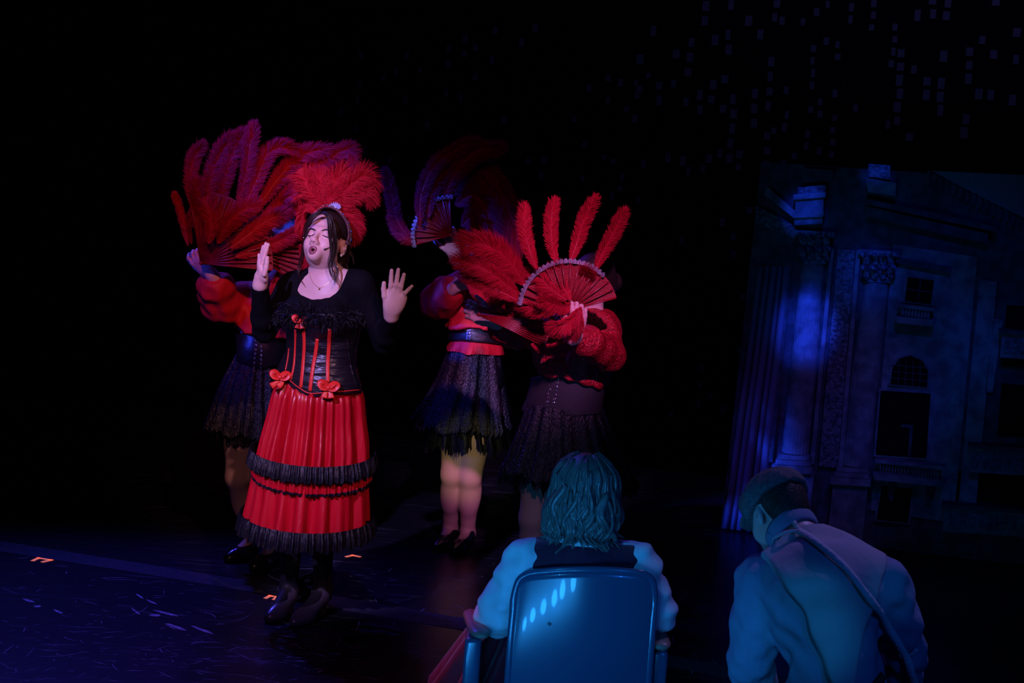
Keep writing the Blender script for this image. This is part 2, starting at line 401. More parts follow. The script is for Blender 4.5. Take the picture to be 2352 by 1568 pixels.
def head_frame(yaw, tilt, rollz=0., back=False):
    """yaw: + turns the face toward image left; tilt: + chin up"""
    f = np.array([-math.sin(yaw), -math.cos(yaw), 0.])
    s = np.array([math.cos(yaw), -math.sin(yaw), 0.]); u = np.array([0, 0, 1.])
    f2 = f*math.cos(tilt)+u*math.sin(tilt); u2 = u*math.cos(tilt)-f*math.sin(tilt)
    s3 = s*math.cos(rollz)+u2*math.sin(rollz); u3 = u2*math.cos(rollz)-s*math.sin(rollz)
    return np.stack([s3, f2, u3], 1)
def head_prims(fl, C, R, sc=1.0, mouth='closed'):
    T = lambda x, y, z: C+R@(np.array([x, y, z])*sc)
    E = lambda c, r, k=.02, sub=False, R2=None: fl.ell(T(*c), np.array(r)*sc, R if R2 is None else R2, k, sub)
    E((0, -.018, .055), (.074, .094, .084), .03)
    E((0, .036, .052), (.058, .048, .055), .03)
    E((0, .034, -.010), (.053, .058, .066), .03)
    E((0, .042, -.060), (.036, .040, .030), .03)
    E((0, .075, -.080), (.016, .016, .014), .025)
    for q in (-1, 1):
        E((q*.037, .056, -.024), (.023, .028, .027), .03)
        E((q*.044, .012, -.056), (.012, .03, .02), .03)
        E((q*.031, .106, .010), (.017, .016, .013), .016, True)
        E((q*.031, .0735, .009), (.0165, .0165, .014), .006)
        E((q*.0115, .1015, -.030), (.0085, .011, .008), .008)
        fl.cone(T(q*.012, .092, .033), T(q*.046, .072, .034), .0075*sc, .006*sc, .018)
    fl.cone(T(0, .088, .024), T(0, .112, -.020), .0075*sc, .0105*sc, .012)
    E((0, .110, -.023), (.0115, .0105, .010), .008)
    for q in (-1, 1): E((q*.006, .112, -.034), (.0035, .005, .0045), .003, True)
    if mouth == 'oo':
        E((0, .082, -.062), (.026, .020, .026), .02)
        E((0, .108, -.060), (.0085, .03, .0085), .006, True)
    else:
        E((0, .080, -.060), (.026, .018, .020), .02)
        E((0, .092, -.054), (.020, .008, .0055), .006); E((0, .091, -.067), (.017, .008, .006), .006)
    for q in (-1, 1):
        ey = frame(nrm(R@np.array([q*.25, .10, 0])+0*R[:, 0]), R[:, 2])
        fl.ell(T(q*.075, -.010, .002), np.array([.017, .010, .031])*sc, np.stack([nrm(R[:, 1]*.95+R[:, 0]*q*-.3), nrm(R[:, 0]*q+R[:, 1]*.3), nrm(R[:, 2]-R[:, 1]*.15)], 1), .008)
        fl.ell(T(q*.089, -.004, .006), np.array([.010, .010, .021])*sc, R, .004, True); fl.ell(T(q*.083, -.004, -.004), np.array([.006, .006, .009])*sc, R, .004)
def hand_prims(fl, wr, d, n, side, curl=(.3, .3, .3, .3), spread=.12, thumb=(.8, .3), sc=1.0, k=.004):
    """d wrist->fingers, n palm normal, side=+1 thumb along cross(d,n)"""
    d = nrm(d); n = np.asarray(n, float); n = nrm(n-(n@d)*d); t = np.cross(d, n)*side
    R = np.stack([t, d, n], 1)
    fl.ell(wr+d*.052*sc, np.array([.040, .052, .0155])*sc, R, .012)
    fl.cone(wr-d*.02*sc, wr+d*.03*sc, .0235*sc, .022*sc, .02)
    fl.ell(wr+d*.038*sc+t*.022*sc+n*.008*sc, np.array([.016, .032, .014])*sc, R, .012)
    Ls = (.070, .078, .072, .056); offs = (.028, .009, -.010, -.027)
    for i in range(4):
        a = spread*(1.5-i); base = wr+d*(.088 if i != 3 else .080)*sc+t*offs[i]*sc
        dd = nrm(d*math.cos(a)+t*math.sin(a)); p = [base-dd*.02*sc, base]; c = 0.
        for seg, fr in zip((.45, .30, .25), (.7, 1.1, .9)):
            c += curl[i]*fr; v = dd*math.cos(c)+n*math.sin(c); p.append(p[-1]+v*Ls[i]*seg*sc)
        fl.chain(p, np.array([.0098, .0098, .0088, .0080, .0068])*sc*(1 if i < 3 else .9), k)
    b = wr+d*.030*sc+t*.028*sc+n*.004*sc; a, c = thumb
    v1 = nrm(t*math.sin(a)+d*math.cos(a)+n*c); v2 = nrm(v1*.8+d*.45+n*c*.8)
    fl.chain([b, b+v1*.038*sc, b+v1*.038*sc+v2*.030*sc, b+v1*.038*sc+v2*.030*sc+nrm(v2+d*.2)*.022*sc], np.array([.0135, .0112, .0098, .0080])*sc, k)
def skirt(rings, npl, amp, rows=26, nth=420, seed=0, tilt=(0., 0.), hem=0., inward=0.):
    """rings: (centre, half-width, half-depth); amp (top, bottom) pleat depth in metres"""
    rs = np.random.RandomState(seed); m = len(rings)
    A = np.array([np.r_[r[0], r[1], r[2]] for r in rings]); S = spline(A, rows)
    th = np.linspace(0, 2*math.pi, nth, endpoint=False)
    ph = npl*th+sum(rs.uniform(.3, .9)*np.sin(k*th+rs.rand()*6) for k in (2, 3, 5, 7))
    ks = rs.randint(max(2, int(npl*.45)), int(npl*1.5), 16); prof = sum(rs.normal(0, 1)*np.cos(k*th+rs.rand()*6.28) for k in ks); prof = prof/prof.std()*.5; prof = np.tanh(prof*1.1)-inward
    v = np.linspace(0, 1, rows)
    a = amp[0]+(amp[1]-amp[0])*v
    rx = S[:, 3, None]+a[:, None]*prof[None]; ry = S[:, 4, None]+a[:, None]*prof[None]
    X = S[:, 0, None]+rx*np.cos(th); Y = S[:, 1, None]+ry*np.sin(th)
    Z = S[:, 2, None]+hem*(v[:, None]**2)*(np.cos(ph*.5+1)+.6*rs.normal(0, 1, nth)[None])*1.
    Z = Z+(tilt[0]+(tilt[1]-tilt[0])*v)[:, None]*np.sin(th)[None]
    V = np.stack([X, Y, Z], -1).reshape(-1, 3)
    i = np.arange(rows-1)[:, None]*nth; j = np.arange(nth)[None]
    Q = np.stack([i+j, i+nth+j, i+nth+(j+1) % nth, i+(j+1) % nth], -1).reshape(-1, 4)
    return V, Q
def ring(xl, yl, xr, yr, Y, bf=.8):
    L, R_ = P(xl, yl, Y), P(xr, yr, Y); a = abs(R_[0]-L[0])/2; c = (L+R_)/2
    return c, a, a*bf
def lock(pts, r0_, n=10, jit=.006, seed=0, ns=18, flat=.6, taper=.25):
    """a lock of hair: several fine tubes along one path"""
    rs = np.random.RandomState(seed); q = spline(pts, ns); out = []
    prof = np.interp(np.linspace(0, 1, ns), [0, .15, .5, .75, 1], [.6, 1, .9, .5+taper*.4, taper])
    for i in range(n):
        o = rs.normal(0, jit, 3); w = rs.normal(0, jit*.5, 3); t = np.linspace(0, 1, ns)[:, None]
        out.append(sweep(q+o*(.45+.55*np.sin(t*math.pi))+w*np.sin(t*5+rs.rand()*6), r0_*prof*rs.uniform(.6, 1.2), r0_*prof*flat, 5))
    return joinf([(V, fixtri(Q)) for V, Q in out])
def feather(path, width, seed=0, droop=.5, face=None, tipw=1.0, dens=1.0, fluff=1.0):
    """ostrich plume: returns rachis and barb meshes. path 3D base->tip"""
    rs = np.random.RandomState(seed); n = 40; q = spline(path, n)
    T = np.gradient(q, axis=0); L = np.linalg.norm(np.diff(q, axis=0), axis=1).sum(); T /= np.linalg.norm(T, axis=1)[:, None]+1e-9
    if face is None: face = nrm(CAM-q[n//2])
    rac = sweep(q, np.linspace(.0028, .0008, n), n=5, ref=face)
    nb = int(L/.00045*dens); Vs, Fs = [], []; cnt = 0
    u = np.sort(rs.rand(nb*2)); sd = np.where(rs.rand(nb*2) < .5, -1, 1)
    f = u*(n-1); i = np.minimum(f.astype(int), n-2); t = (f-i)[:, None]
    B = q[i]*(1-t)+q[i+1]*t; TT = T[i]*(1-t)+T[i+1]*t
    S = np.cross(TT, face); S /= np.linalg.norm(S, axis=1)[:, None]+1e-9; N = np.cross(S, TT)
    prof = np.interp(u, [0, .08, .3, .7, .9, 1], [.18, .5, .85, 1.0, tipw, tipw*.8])
    bl = width*prof*rs.uniform(.75, 1.12, nb*2)
    ang = np.interp(u, [0, .7, 1], [1.0, .85, .45])+rs.normal(0, .09, nb*2)   # angle off the rachis
    ang = np.where(u > .9, np.abs(rs.normal(0, .38, nb*2)), ang)
    oop = rs.normal(0, .25*fluff, nb*2)
    seg = 4; pts = [B]; d = S*(sd*np.sin(ang))[:, None]+TT*np.cos(ang)[:, None]+N*oop[:, None]
    g = np.array([0, 0, -1.])
    for k in range(seg):
        d = d+TT*.10-g*0+g*droop*.30*(k+1)/seg+rs.normal(0, .055*fluff, d.shape); d /= np.linalg.norm(d, axis=1)[:, None]
        pts.append(pts[-1]+d*(bl/seg)[:, None])
    wv = np.array([.0008, .0008, .0007, .0006, .0003])
    Wd = np.cross(d, N+rs.normal(0, .5, N.shape)); Wd /= np.linalg.norm(Wd, axis=1)[:, None]+1e-9
    nn = nb*2; V = np.zeros((nn, (seg+1)*2, 3))
    for k in range(seg+1): V[:, 2*k] = pts[k]+Wd*wv[k]; V[:, 2*k+1] = pts[k]-Wd*wv[k]
    base = (np.arange(nn)*(seg+1)*2)[:, None, None]
    Q = np.array([[2*k, 2*k+1, 2*k+3, 2*k+2] for k in range(seg)])[None]+base
    # soft inner vane that the barbs fringe
    uu = np.linspace(0, 1, n); pv = np.interp(uu, [0, .08, .3, .7, .9, 1], [.12, .45, .8, .95, tipw*.9, .15])*width*.55
    S0 = np.cross(T, face); S0 /= np.linalg.norm(S0, axis=1)[:, None]+1e-9; N0 = np.cross(S0, T); back = T*.0
    jag = 1+.10*rs.normal(0, 1, (n, 2))
    cols = [q+S0*(k*pv*.5*(jag[:, 0 if k < 0 else 1] if abs(k) == 2 else 1))[:, None]-N0*(.10*pv*abs(k))[:, None]+np.array([0, 0, -1.])*(pv*.12*droop*abs(k))[:, None] for k in (-2, -1, 0, 1, 2)]
    VV = np.stack(cols, 1).reshape(-1, 3); ii = np.arange(n-1)[:, None]*5; jj = np.arange(4)[None]; QQ = np.stack([ii+jj, ii+jj+1, ii+5+jj+1, ii+5+jj], -1).reshape(-1, 4)
    return rac, join([(V.reshape(-1, 3), Q.reshape(-1, 4)), (VV, QQ)])
def plume(name, parent, pxpath, Y, width_px, mat_, seed, droop=.5, dY=0., depth=.05, **kw):
    m = len(pxpath); ys = [Y+dY+depth*math.sin(2.2*i/(m-1)+seed) for i in range(m)]
    pts = [P(x, y, yy) for (x, y), yy in zip(pxpath, ys)]
    rac, brb = feather(pts, width_px*.5*Y/F*1.15, seed, droop, **kw)
    o = make(name, brb[0], brb[1], mat_, parent, smooth=False)
    make('rachis', rac[0], fixtri(rac[1]), M['rachis'], o)
    return o
# ---------------------------------------------------------------- stage floor
STR = math.radians(-16.0)                      # the stage is turned against the lens
SX = np.array([math.cos(STR), math.sin(STR), 0]); SY = np.array([-math.sin(STR), math.cos(STR), 0])
def floor_mat():
    m = mat('black_stage_floor', (.010, .010, .016), .34, .5, bump=(9, .12)); nt = m.node_tree; b = nt.nodes['Principled BSDF']
    tc = nt.nodes.new('ShaderNodeTexCoord'); acc = None
    def math_(op, a, c=None):
        n = nt.nodes.new('ShaderNodeMath'); n.operation = op
        for i, v in enumerate((a, c)):
            if v is None: continue
            if isinstance(v, (int, float)): n.inputs[i].default_value = v
            else: nt.links.new(v, n.inputs[i])
        return n.outputs[0]
    for ang, sc, thr in ((.25, 30, .68), (-.35, 42, .69), (.9, 36, .70), (-1.2, 26, .71), (.05, 55, .67)):
        mp = nt.nodes.new('ShaderNodeMapping'); mp.inputs['Rotation'].default_value = (0, 0, ang); mp.inputs['Scale'].default_value = (.07, 1, 1); mp.inputs['Location'].default_value = (ang*3, sc, 0)
        nt.links.new(tc.outputs['Object'], mp.inputs[0])
        n = nt.nodes.new('ShaderNodeTexNoise'); n.inputs['Scale'].default_value = sc; n.inputs['Detail'].default_value = 4; n.inputs['Distortion'].default_value = .3; nt.links.new(mp.outputs[0], n.inputs['Vector'])
        s = math_('MULTIPLY', math_('MAXIMUM', math_('SUBTRACT', n.outputs[0], thr-.05), 0.), 5.)
        acc = s if acc is None else math_('ADD', acc, s)
    pz = nt.nodes.new('ShaderNodeTexNoise'); pz.inputs['Scale'].default_value = 2.2; pz.inputs['Detail'].default_value = 3; nt.links.new(tc.outputs['Object'], pz.inputs['Vector'])
    acc = math_('MINIMUM', math_('MULTIPLY', acc, math_('MULTIPLY', pz.outputs[0], 1.6)), 1.)
    mx = nt.nodes.new('ShaderNodeMix'); mx.data_type = 'RGBA'; nt.links.new(acc, mx.inputs['Factor'])
    mx.inputs['A'].default_value = (.010, .010, .016, 1); mx.inputs['B'].default_value = (.16, .16, .20, 1); nt.links.new(mx.outputs['Result'], b.inputs['Base Color'])
    return m
M['floor'] = floor_mat()
V, Fc = rbox_np((0, 0, -.05), (16, 14, .1), 0)
Rz = np.stack([SX, SY, [0, 0, 1]], 1)
floor = make('floor', V@Rz.T+np.array([0, 6.5, 0]), Fc, M['floor'], None, False); floor['kind'] = 'structure'
floor['label'] = 'black scuffed stage floor'
M['seam'] = mat('grey_vinyl_seam', (.055, .06, .075), .5, .4, var=(40, (.03, .032, .04)))
M['scuff'] = mat('white_scuff', (.75, .75, .80), .7, .2, var=(60, (.30, .30, .36), (1, 1, 1)))
M['scratch'] = mat('grey_scratch', (.45, .45, .50), .6, .3)
M['tape'] = mat('orange_glow_tape', (.95, .30, .20), .6, .3); 
_b = M['tape'].node_tree.nodes['Principled BSDF']; _b.inputs['Emission Color'].default_value = (1, .22, .12, 1); _b.inputs['Emission Strength'].default_value = .5
M['tape'].node_tree.nodes['Principled BSDF']
def flatquad(poly, z=.002, z0=.0): return prism([(*G(x, y)[:2], z) for x, y in poly], (0, 0, z0-z))
def fchild(name, poly, m, z=.002): V, Fc = flatquad(poly, z); return make(name, V, Fc, m, floor, False)
up = [(-60, 1233), (300, 1290), (640, 1345), (900, 1392), (1300, 1460), (1700, 1535), (2000, 1590)]
lo = [(-60, 1257), (300, 1313), (640, 1370), (900, 1420), (1300, 1486), (1700, 1562), (2000, 1618)]
fchild('seam_strip', up+lo[::-1], M['seam'], .0015)
for (x0, y0, x1, y1, w) in [(50, 1375, 80, 1384, 5), (76, 1393, 95, 1393, 5), (122, 1400, 145, 1410, 5), (300, 1396, 323, 1413, 4), (312, 1364, 330, 1376, 4), (335, 1377, 362, 1389, 4), (350, 1401, 411, 1416, 5), (341, 1413, 370, 1414, 5), (380, 1432, 429, 1449, 6), (437, 1437, 492, 1457, 5)]:
    d = nrm((x1-x0, y1-y0)); pv = np.array([-d[1], d[0]])*w*.5; a = np.array([x0, y0]); b = np.array([x1, y1])
    fchild('scuff_mark', [a, a*.8+b*.2-pv*.8, a*.2+b*.8-pv, b, a*.3+b*.7+pv, a*.7+b*.3+pv], M['scuff'])
rs = np.random.RandomState(5); sp = []
for i in range(620):
    px, py = rs.uniform(-60, 1150), 1568-abs(rs.normal(0, 110)) if rs.rand() < .8 else rs.uniform(1290, 1500)
    if rs.rand() < .12: px = rs.uniform(1150, 1700)
    c = G(px, min(py, 1620)); a = rs.normal(-.1, .55)+(rs.rand() < .15)*1.4; L = rs.gamma(1.6, .035); cv = rs.normal(0, 4)
    t = np.linspace(-.5, .5, 6)*L; an = a+cv*t
    q = np.stack([c[0]+np.cumsum(np.cos(an))*L/6, c[1]+np.cumsum(np.sin(an))*L/6], -1); w = rs.uniform(.0008, .0022)
    nn = np.stack([-np.sin(an), np.cos(an)], -1)*(w*np.array([.2, .8, 1, 1, .7, .1]))[:, None]
    VV = np.vstack([np.c_[q+nn, np.full(6, .0008)], np.c_[q-nn, np.full(6, .0008)]])
    sp.append((VV, [(k, k+1, k+7, k+6) for k in range(5)]))
V, Fc = joinf(sp); make('scratch', V, Fc, M['scratch'], floor, False, kind='stuff', label='fine pale scratches over the black floor')
TAPES = [((95, 1286), 38, 'orange glow tape bracket on the floor near the left edge', [(76, 1287), (89, 1281), (117, 1286), (99, 1290)], 4),
         ((810, 1276), 26, 'small orange glow tape chevron on floor right of the singer', [(797, 1278), (810, 1275), (825, 1278)], 4),
         ((625, 1371), 28, 'orange glow tape bracket beside the singer\'s shoe', [(611, 1373), (620, 1368), (637, 1371), (630, 1376)], 4),
         ((1645, 1540), 38, 'orange glow tape bracket on floor between chair and capped man', [(1628, 1542), (1635, 1536), (1664, 1544), (1650, 1546)], 4)]
for c, _, lab, pl, w in TAPES:
    ps = [G(*p) for p in pl]; parts = []
    for a, b in zip(ps[:-1], ps[1:]):
        d = nrm(b-a); n_ = np.array([-d[1], d[0], 0])*.0085; e = d*.008
        parts.append(prism([x+np.array([0, 0, .0012]) for x in (a-e-n_, b+e-n_, b+e+n_, a-e+n_)], (0, 0, -.0010)))
    V, Fc = joinf(parts); o = make('spike_tape', V, Fc, M['tape'], None, False, loc=G(*c)); o['label'] = lab; o['category'] = 'tape mark'; o['group'] = 'glow tape marks on the stage floor'
# ---------------------------------------------------------------- city night drop
M['drop'] = mat('black_painted_drop', (.004, .004, .005), .9, .05)
M['painted_window'] = mat('painted_window', (.10, .10, .16), .9, .1, var=(30, (.035, .035, .06)))
D0 = G(1660, 1215)+SY*1.5
def onplane(px, py, p0, n):
    d = ray(px, py); return CAM+d*(((p0-CAM)@n)/(d@n))
cx = D0+SX*(-1.0)
V, Fc = rbox_np((0, 0, 0), (13, .04, 6.0), 0)
drop_c = np.array([cx[0], cx[1], 3.0])+SY*.02
drop = make('city_backdrop', V@Rz.T+drop_c, Fc, M['drop'], None, False, loc=(drop_c[0], drop_c[1], 0))
drop['label'] = 'black night city drop dotted with dim violet windows behind the stage'; drop['category'] = 'backdrop'
rs = np.random.RandomState(11); cnt = 0
Wm = bpy.data.meshes.new('painted_window')
vv, ff = rbox_np((0, 0, 0), (1, .004, 1), 0); Wm.from_pydata([tuple(v) for v in vv], [], ff); Wm.update(); Wm.materials.append(M['painted_window'])
def city(x0, x1, y0, y1, dx, dy, w, h, p, sh=0.):
    global cnt
    x = x0
    while x < x1:
        pp = p*rs.uniform(.3, 1.5); y = y0+rs.uniform(0, dy)
        while y < y1:
            if rs.rand() < pp and cnt < 300:
                px = x+rs.uniform(-3, 3)-(y-y0)*.07
                c = onplane(px, y, D0, SY)-SY*.004; s = (c-CAM)@FW/F
                o = bpy.data.objects.new('painted_window', Wm); col.objects.link(o); o.parent = drop
                o.location = [float(v) for v in c-np.array(drop.location)]; o.rotation_euler = (0, 0, STR); o.scale = (w*s*rs.uniform(.8, 1.15), 1, h*s*rs.uniform(.8, 1.15)); cnt += 1
            y += dy
        x += dx*rs.uniform(.8, 1.3)
city(1480, 1800, 0, 380, 27, 34, 14, 21, .36)
city(1800, 2080, 0, 380, 24, 28, 11, 17, .30)
city(2080, 2370, 0, 330, 26, 31, 15, 23, .36)
city(1330, 1500, 160, 470, 22, 26, 10, 15, .28)
city(800, 1300, 60, 420, 30, 34, 11, 18, .20)
city(1580, 1730, 380, 960, 30, 40, 11, 17, .20)
# ---------------------------------------------------------------- opera house flat, in shallow relief
FA = G(1660, 1215); FB = G(2352, 1300); FX = nrm(FB-FA); FN = nrm(np.cross(FX, [0, 0, 1.]))   # FN toward camera?
if FN[1] > 0: FN = -FN
def fp(px, py): return onplane(px, py, FA, FN)
M['stone'] = mat('painted_stone', (.42, .40, .42), .75, .25, bump=(60, .4, (1, 1, 1), .006), var=(14, (.22, .21, .23)))
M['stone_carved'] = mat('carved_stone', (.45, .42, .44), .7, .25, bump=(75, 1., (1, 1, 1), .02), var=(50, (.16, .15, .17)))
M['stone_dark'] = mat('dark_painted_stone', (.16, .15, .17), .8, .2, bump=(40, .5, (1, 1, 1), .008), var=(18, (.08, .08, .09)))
M['void'] = mat('painted_dark_opening', (.006, .006, .008), .8, .1)
M['drape'] = mat('painted_drape', (.30, .24, .30), .7, .2)
M['ceiling_paint'] = mat('painted_pale_vault', (.30, .30, .33), .8, .2)
foot = fp(2010, 1258); foot[2] = 0
fac = root('opera_house_flat', foot, 'blue lit opera house facade flat with columns and balconies at right', 'set piece')
def rel(name, poly, d, m, base=0., parent=None, smooth=False, **kw):
    """pixel polygon as a relief slab standing d proud of the flat"""
    pts = [fp(x, y)+FN*(base+d) for x, y in poly]
    for p in pts: p[2] = max(p[2], .004)
    V, Fc = prism(pts, -FN*d); return make(name, V, Fc, m, parent or fac, smooth, **kw)
def Q4(x0, y0, x1, y1, lean=.075, slope=.11):
    """upright picture rectangle leaning with the stage"""
    f = lambda x, y: (x-(y-y0)*lean, y+(x-x0)*slope)
    return [f(x0, y0), f(x1, y0), f(x1, y1), f(x0, y1)]
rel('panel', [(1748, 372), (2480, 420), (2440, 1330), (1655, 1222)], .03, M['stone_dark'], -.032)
def column(xt, yt, xb, yb, w, fl, proud, m, name='column_shaft', taper=.86):
    """round fluted shaft between two picture points"""
    a, b = fp(xt, yt), fp(xb, yb); n = fl*4; th = np.linspace(-.12, math.pi+.12, n); rows = 10; VV = []
    s = ((a-CAM)@FW)/F; rad = w*.5*s
    for i in range(rows):
        t = i/(rows-1); c = a*(1-t)+b*t; r = rad*(taper+(1-taper)*min(1, t*1.6))
        rr = r*(1-.045*(np.sin(th*fl*2)*.5+.5))
        VV.append(c[None]+FX[None]*(np.cos(th)*rr)[:, None]*-1+FN[None]*(np.sin(th)*rr*proud)[:, None])
    V = np.vstack(VV); i = np.arange(rows-1)[:, None]*n; j = np.arange(n-1)[None]
    Q = np.stack([i+j, i+j+1, i+n+j+1, i+n+j], -1).reshape(-1, 4)
    return make(name, V, Q, m, fac, True)
def capital(xc, y0, y1, w, seed):
    """leafy capital: bell, abacus and curled leaves"""
    o = rel('capital', [(xc-w*.42, y0+8), (xc+w*.42, y0+10), (xc+w*.3, y1), (xc-w*.34, y1-2)], .05, M['stone_carved'])
    rel('abacus', Q4(xc-w*.55, y0-3, xc+w*.55, y0+9, slope=.06), .075, M['stone'], parent=o)
    for r_ in range(2):
        for k in range(4):
            x = xc+(k-1.5+.5*r_*0)*w*.22; y = y1-(r_+.2)*(y1-y0)*.4
            pts = [fp(x, y)+FN*.05, fp(x-1, y-(y1-y0)*.28)+FN*.065, fp(x+(k-1.5)*4, y-(y1-y0)*.42)+FN*.095, fp(x+(k-1.5)*6, y-(y1-y0)*.34)+FN*.105]
            V, Q = sweep(spline(pts, 8), np.array([.012, .02, .022, .021, .019, .016, .012, .005]), .006, 6, FN); make('leaf', V, fixtri(Q), M['stone_carved'], o)
    return o
# drapery at the left of the flat
rs = np.random.RandomState(3)
for i, (xt, xb, w) in enumerate([(1752, 1667, 15), (1768, 1684, 13), (1783, 1700, 17), (1722+75, 1722, 12), (1812, 1738, 18)]):
    a, b = (fp(xt-3, 610), fp(xb, 1222)); b[2] = max(b[2], .01); q = spline([a, a*.5+b*.5, b], 12); s = 9.2/F
    V, Q = sweep(q+FN*.004, w*.55*s*np.linspace(.8, 1.1, 12), .03, 10, FN); make('drape_fold', V, fixtri(Q), M['drape'], fac)
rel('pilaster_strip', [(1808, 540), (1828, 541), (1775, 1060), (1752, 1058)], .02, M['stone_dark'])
column(1868, 605, 1826, 1040, 62, 11, .75, M['stone'])
column(2014, 648, 1962, 1068, 66, 11, .75, M['stone'])
capital(1874, 530, 606, 82, 0); capital(2020, 574, 648, 86, 1)
rel('carved_pilaster', [(1926, 572), (1965, 574), (1925, 1072), (1882, 1068)], .03, M['stone_carved'])
rel('pilaster_edge', [(1908, 570), (1917, 570), (1872, 1064), (1862, 1063)], .04, M['stone'])
rel('pilaster_edge', [(1968, 574), (1978, 575), (1936, 1074), (1926, 1073)], .04, M['stone'])
for (xc, y) in ((1826, 1040), (1960, 1068)):
    for k, (dw, h) in enumerate(((36, 10), (40, 10), (46, 16))):
        rel('column_base', Q4(xc-dw-k*1.5, y+k*11, xc+dw-k*1.5, y+k*11+h, slope=.06), .055+.012*k, M['stone'])
rel('pedestal', [(1792, 1078), (1872, 1082), (1856, 1225), (1776, 1216)], .05, M['stone']); rel('pedestal', [(1916, 1104), (1996, 1110), (1980, 1252), (1900, 1240)], .05, M['stone'])
# entablature blocks above the columns
rel('entablature', [(1737, 470), (1830, 520), (1830, 548), (1738, 510)], .05, M['stone_carved'])
rel('entablature', [(1765, 430), (1834, 488), (1834, 506), (1758, 446)], .07, M['stone'])
rel('entablature_block', [(1832, 452), (1896, 446), (1892, 512), (1828, 516)], .10, M['stone'])
rel('moulding', [(1827, 446), (1900, 440), (1900, 452), (1827, 458)], .12, M['stone']); rel('moulding', [(1826, 488), (1896, 484), (1896, 496), (1826, 499)], .12, M['stone'])
rel('frieze', [(1836, 430), (1900, 424), (1898, 441), (1836, 446)], .09, M['stone_carved'])
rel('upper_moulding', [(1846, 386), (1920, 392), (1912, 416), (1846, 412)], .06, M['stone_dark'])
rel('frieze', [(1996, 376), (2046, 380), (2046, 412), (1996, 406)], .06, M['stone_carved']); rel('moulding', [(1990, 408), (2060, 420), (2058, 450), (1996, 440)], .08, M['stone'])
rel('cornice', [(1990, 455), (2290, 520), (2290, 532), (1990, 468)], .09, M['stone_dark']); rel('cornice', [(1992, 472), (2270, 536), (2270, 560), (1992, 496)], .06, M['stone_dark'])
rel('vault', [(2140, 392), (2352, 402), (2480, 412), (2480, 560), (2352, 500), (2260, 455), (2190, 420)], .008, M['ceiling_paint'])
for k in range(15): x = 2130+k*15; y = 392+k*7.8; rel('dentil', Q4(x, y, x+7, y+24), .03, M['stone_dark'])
# wall bay with the windows
rel('wall_bay', [(2052, 560), (2245, 590), (2190, 1200), (2000, 1170)], .012, M['stone'])
rel('wall_pier', [(2250, 640), (2290, 646), (2236, 1220), (2196, 1214)], .03, M['stone']); rel('wall_pier', [(2284, 730), (2304, 733), (2280, 900), (2262, 898)], .03, M['stone'])
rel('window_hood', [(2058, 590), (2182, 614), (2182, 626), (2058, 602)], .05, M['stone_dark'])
def opening(poly, grow=7, m=None):
    cx_, cy_ = np.mean(poly, 0); fr = [(cx_+(x-cx_)*(1+grow/40), cy_+(y-cy_)*(1+grow/60)) for x, y in poly]
    o = rel('window_frame', fr, .028, M['stone'], .0); rel('window_void', poly, .006, M['void'], .026, o); return o
def bars(o, poly, nx, ny, base=.032, m=None):
    a, b, c, d = [np.array(p, float) for p in poly]
    for k in range(1, nx):
        t = k/nx; p, q = a*(1-t)+b*t, d*(1-t)+c*t; rel('glazing_bar', [p-(1, 0), p+(1, 0), q+(1, 0), q-(1, 0)], .006, M['stone_dark'], base, o)
    for k in range(1, ny):
        t = k/ny; p, q = a*(1-t)+d*t, b*(1-t)+c*t; rel('glazing_bar', [p-(0, 1), q-(0, 1), q+(0, 1), p+(0, 1)], .006, M['stone_dark'], base, o)
pw = [(2085, 635), (2146, 643), (2138, 698), (2079, 690)]; bars(opening(pw), pw, 2, 2)
pa = [(2046, 880), (2050, 845), (2066, 822), (2092, 815), (2118, 826), (2132, 850), (2130, 888)]; o = opening(pa, 5); bars(o, [(2050, 822), (2130, 828), (2130, 888), (2046, 880)], 5, 4)
pd = [(2024, 895), (2138, 902), (2128, 1050), (2012, 1042)]; o = opening(pd, 3); rel('inner_frame', [(2070, 972), (2098, 974), (2092, 1046), (2086, 1046), (2090, 980), (2070, 978)], .004, M['stone_dark'], .033, o)
pl_ = [(2026, 1112), (2096, 1120), (2086, 1198), (2014, 1190)]; opening(pl_, 5)
def balustrade(xl, yl, xr, yr, h, n, proud=.09):
    lean = h*.075
    o = rel('balcony_rail', [(xl-8, yl-5), (xr+8, yr-5), (xr+8, yr+3), (xl-8, yl+3)], proud, M['stone'])
    rel('balcony_floor', [(xl-12-lean, yl+h-3), (xr+10-lean, yr+h-3), (xr+6-lean, yr+h+12), (xl-8-lean, yl+h+12)], proud+.02, M['stone'], parent=o)
    for k in range(n):
        t = (k+.5)/n; x = xl+(xr-xl)*t; y = yl+(yr-yl)*t; a = fp(x, y+2)+FN*proud*.8; b = fp(x-lean, y+h-2)+FN*proud*.8; q = spline([a, a*.5+b*.5, b], 7)
        V, Q = sweep(q, np.array([.004, .0045, .005, .006, .0065, .005, .0045])*min(1.4, 12/n), n=6); make('baluster', V, fixtri(Q), M['stone'], o)
balustrade(2072, 700, 2138, 709, 25, 9); balustrade(2022, 1052, 2158, 1068, 28, 20, .11)
rel('bracket', [(2040, 1096), (2062, 1098), (2050, 1150), (2042, 1140)], .05, M['stone_dark']); rel('bracket', [(2126, 1104), (2148, 1106), (2136, 1156), (2128, 1146)], .05, M['stone_dark'])
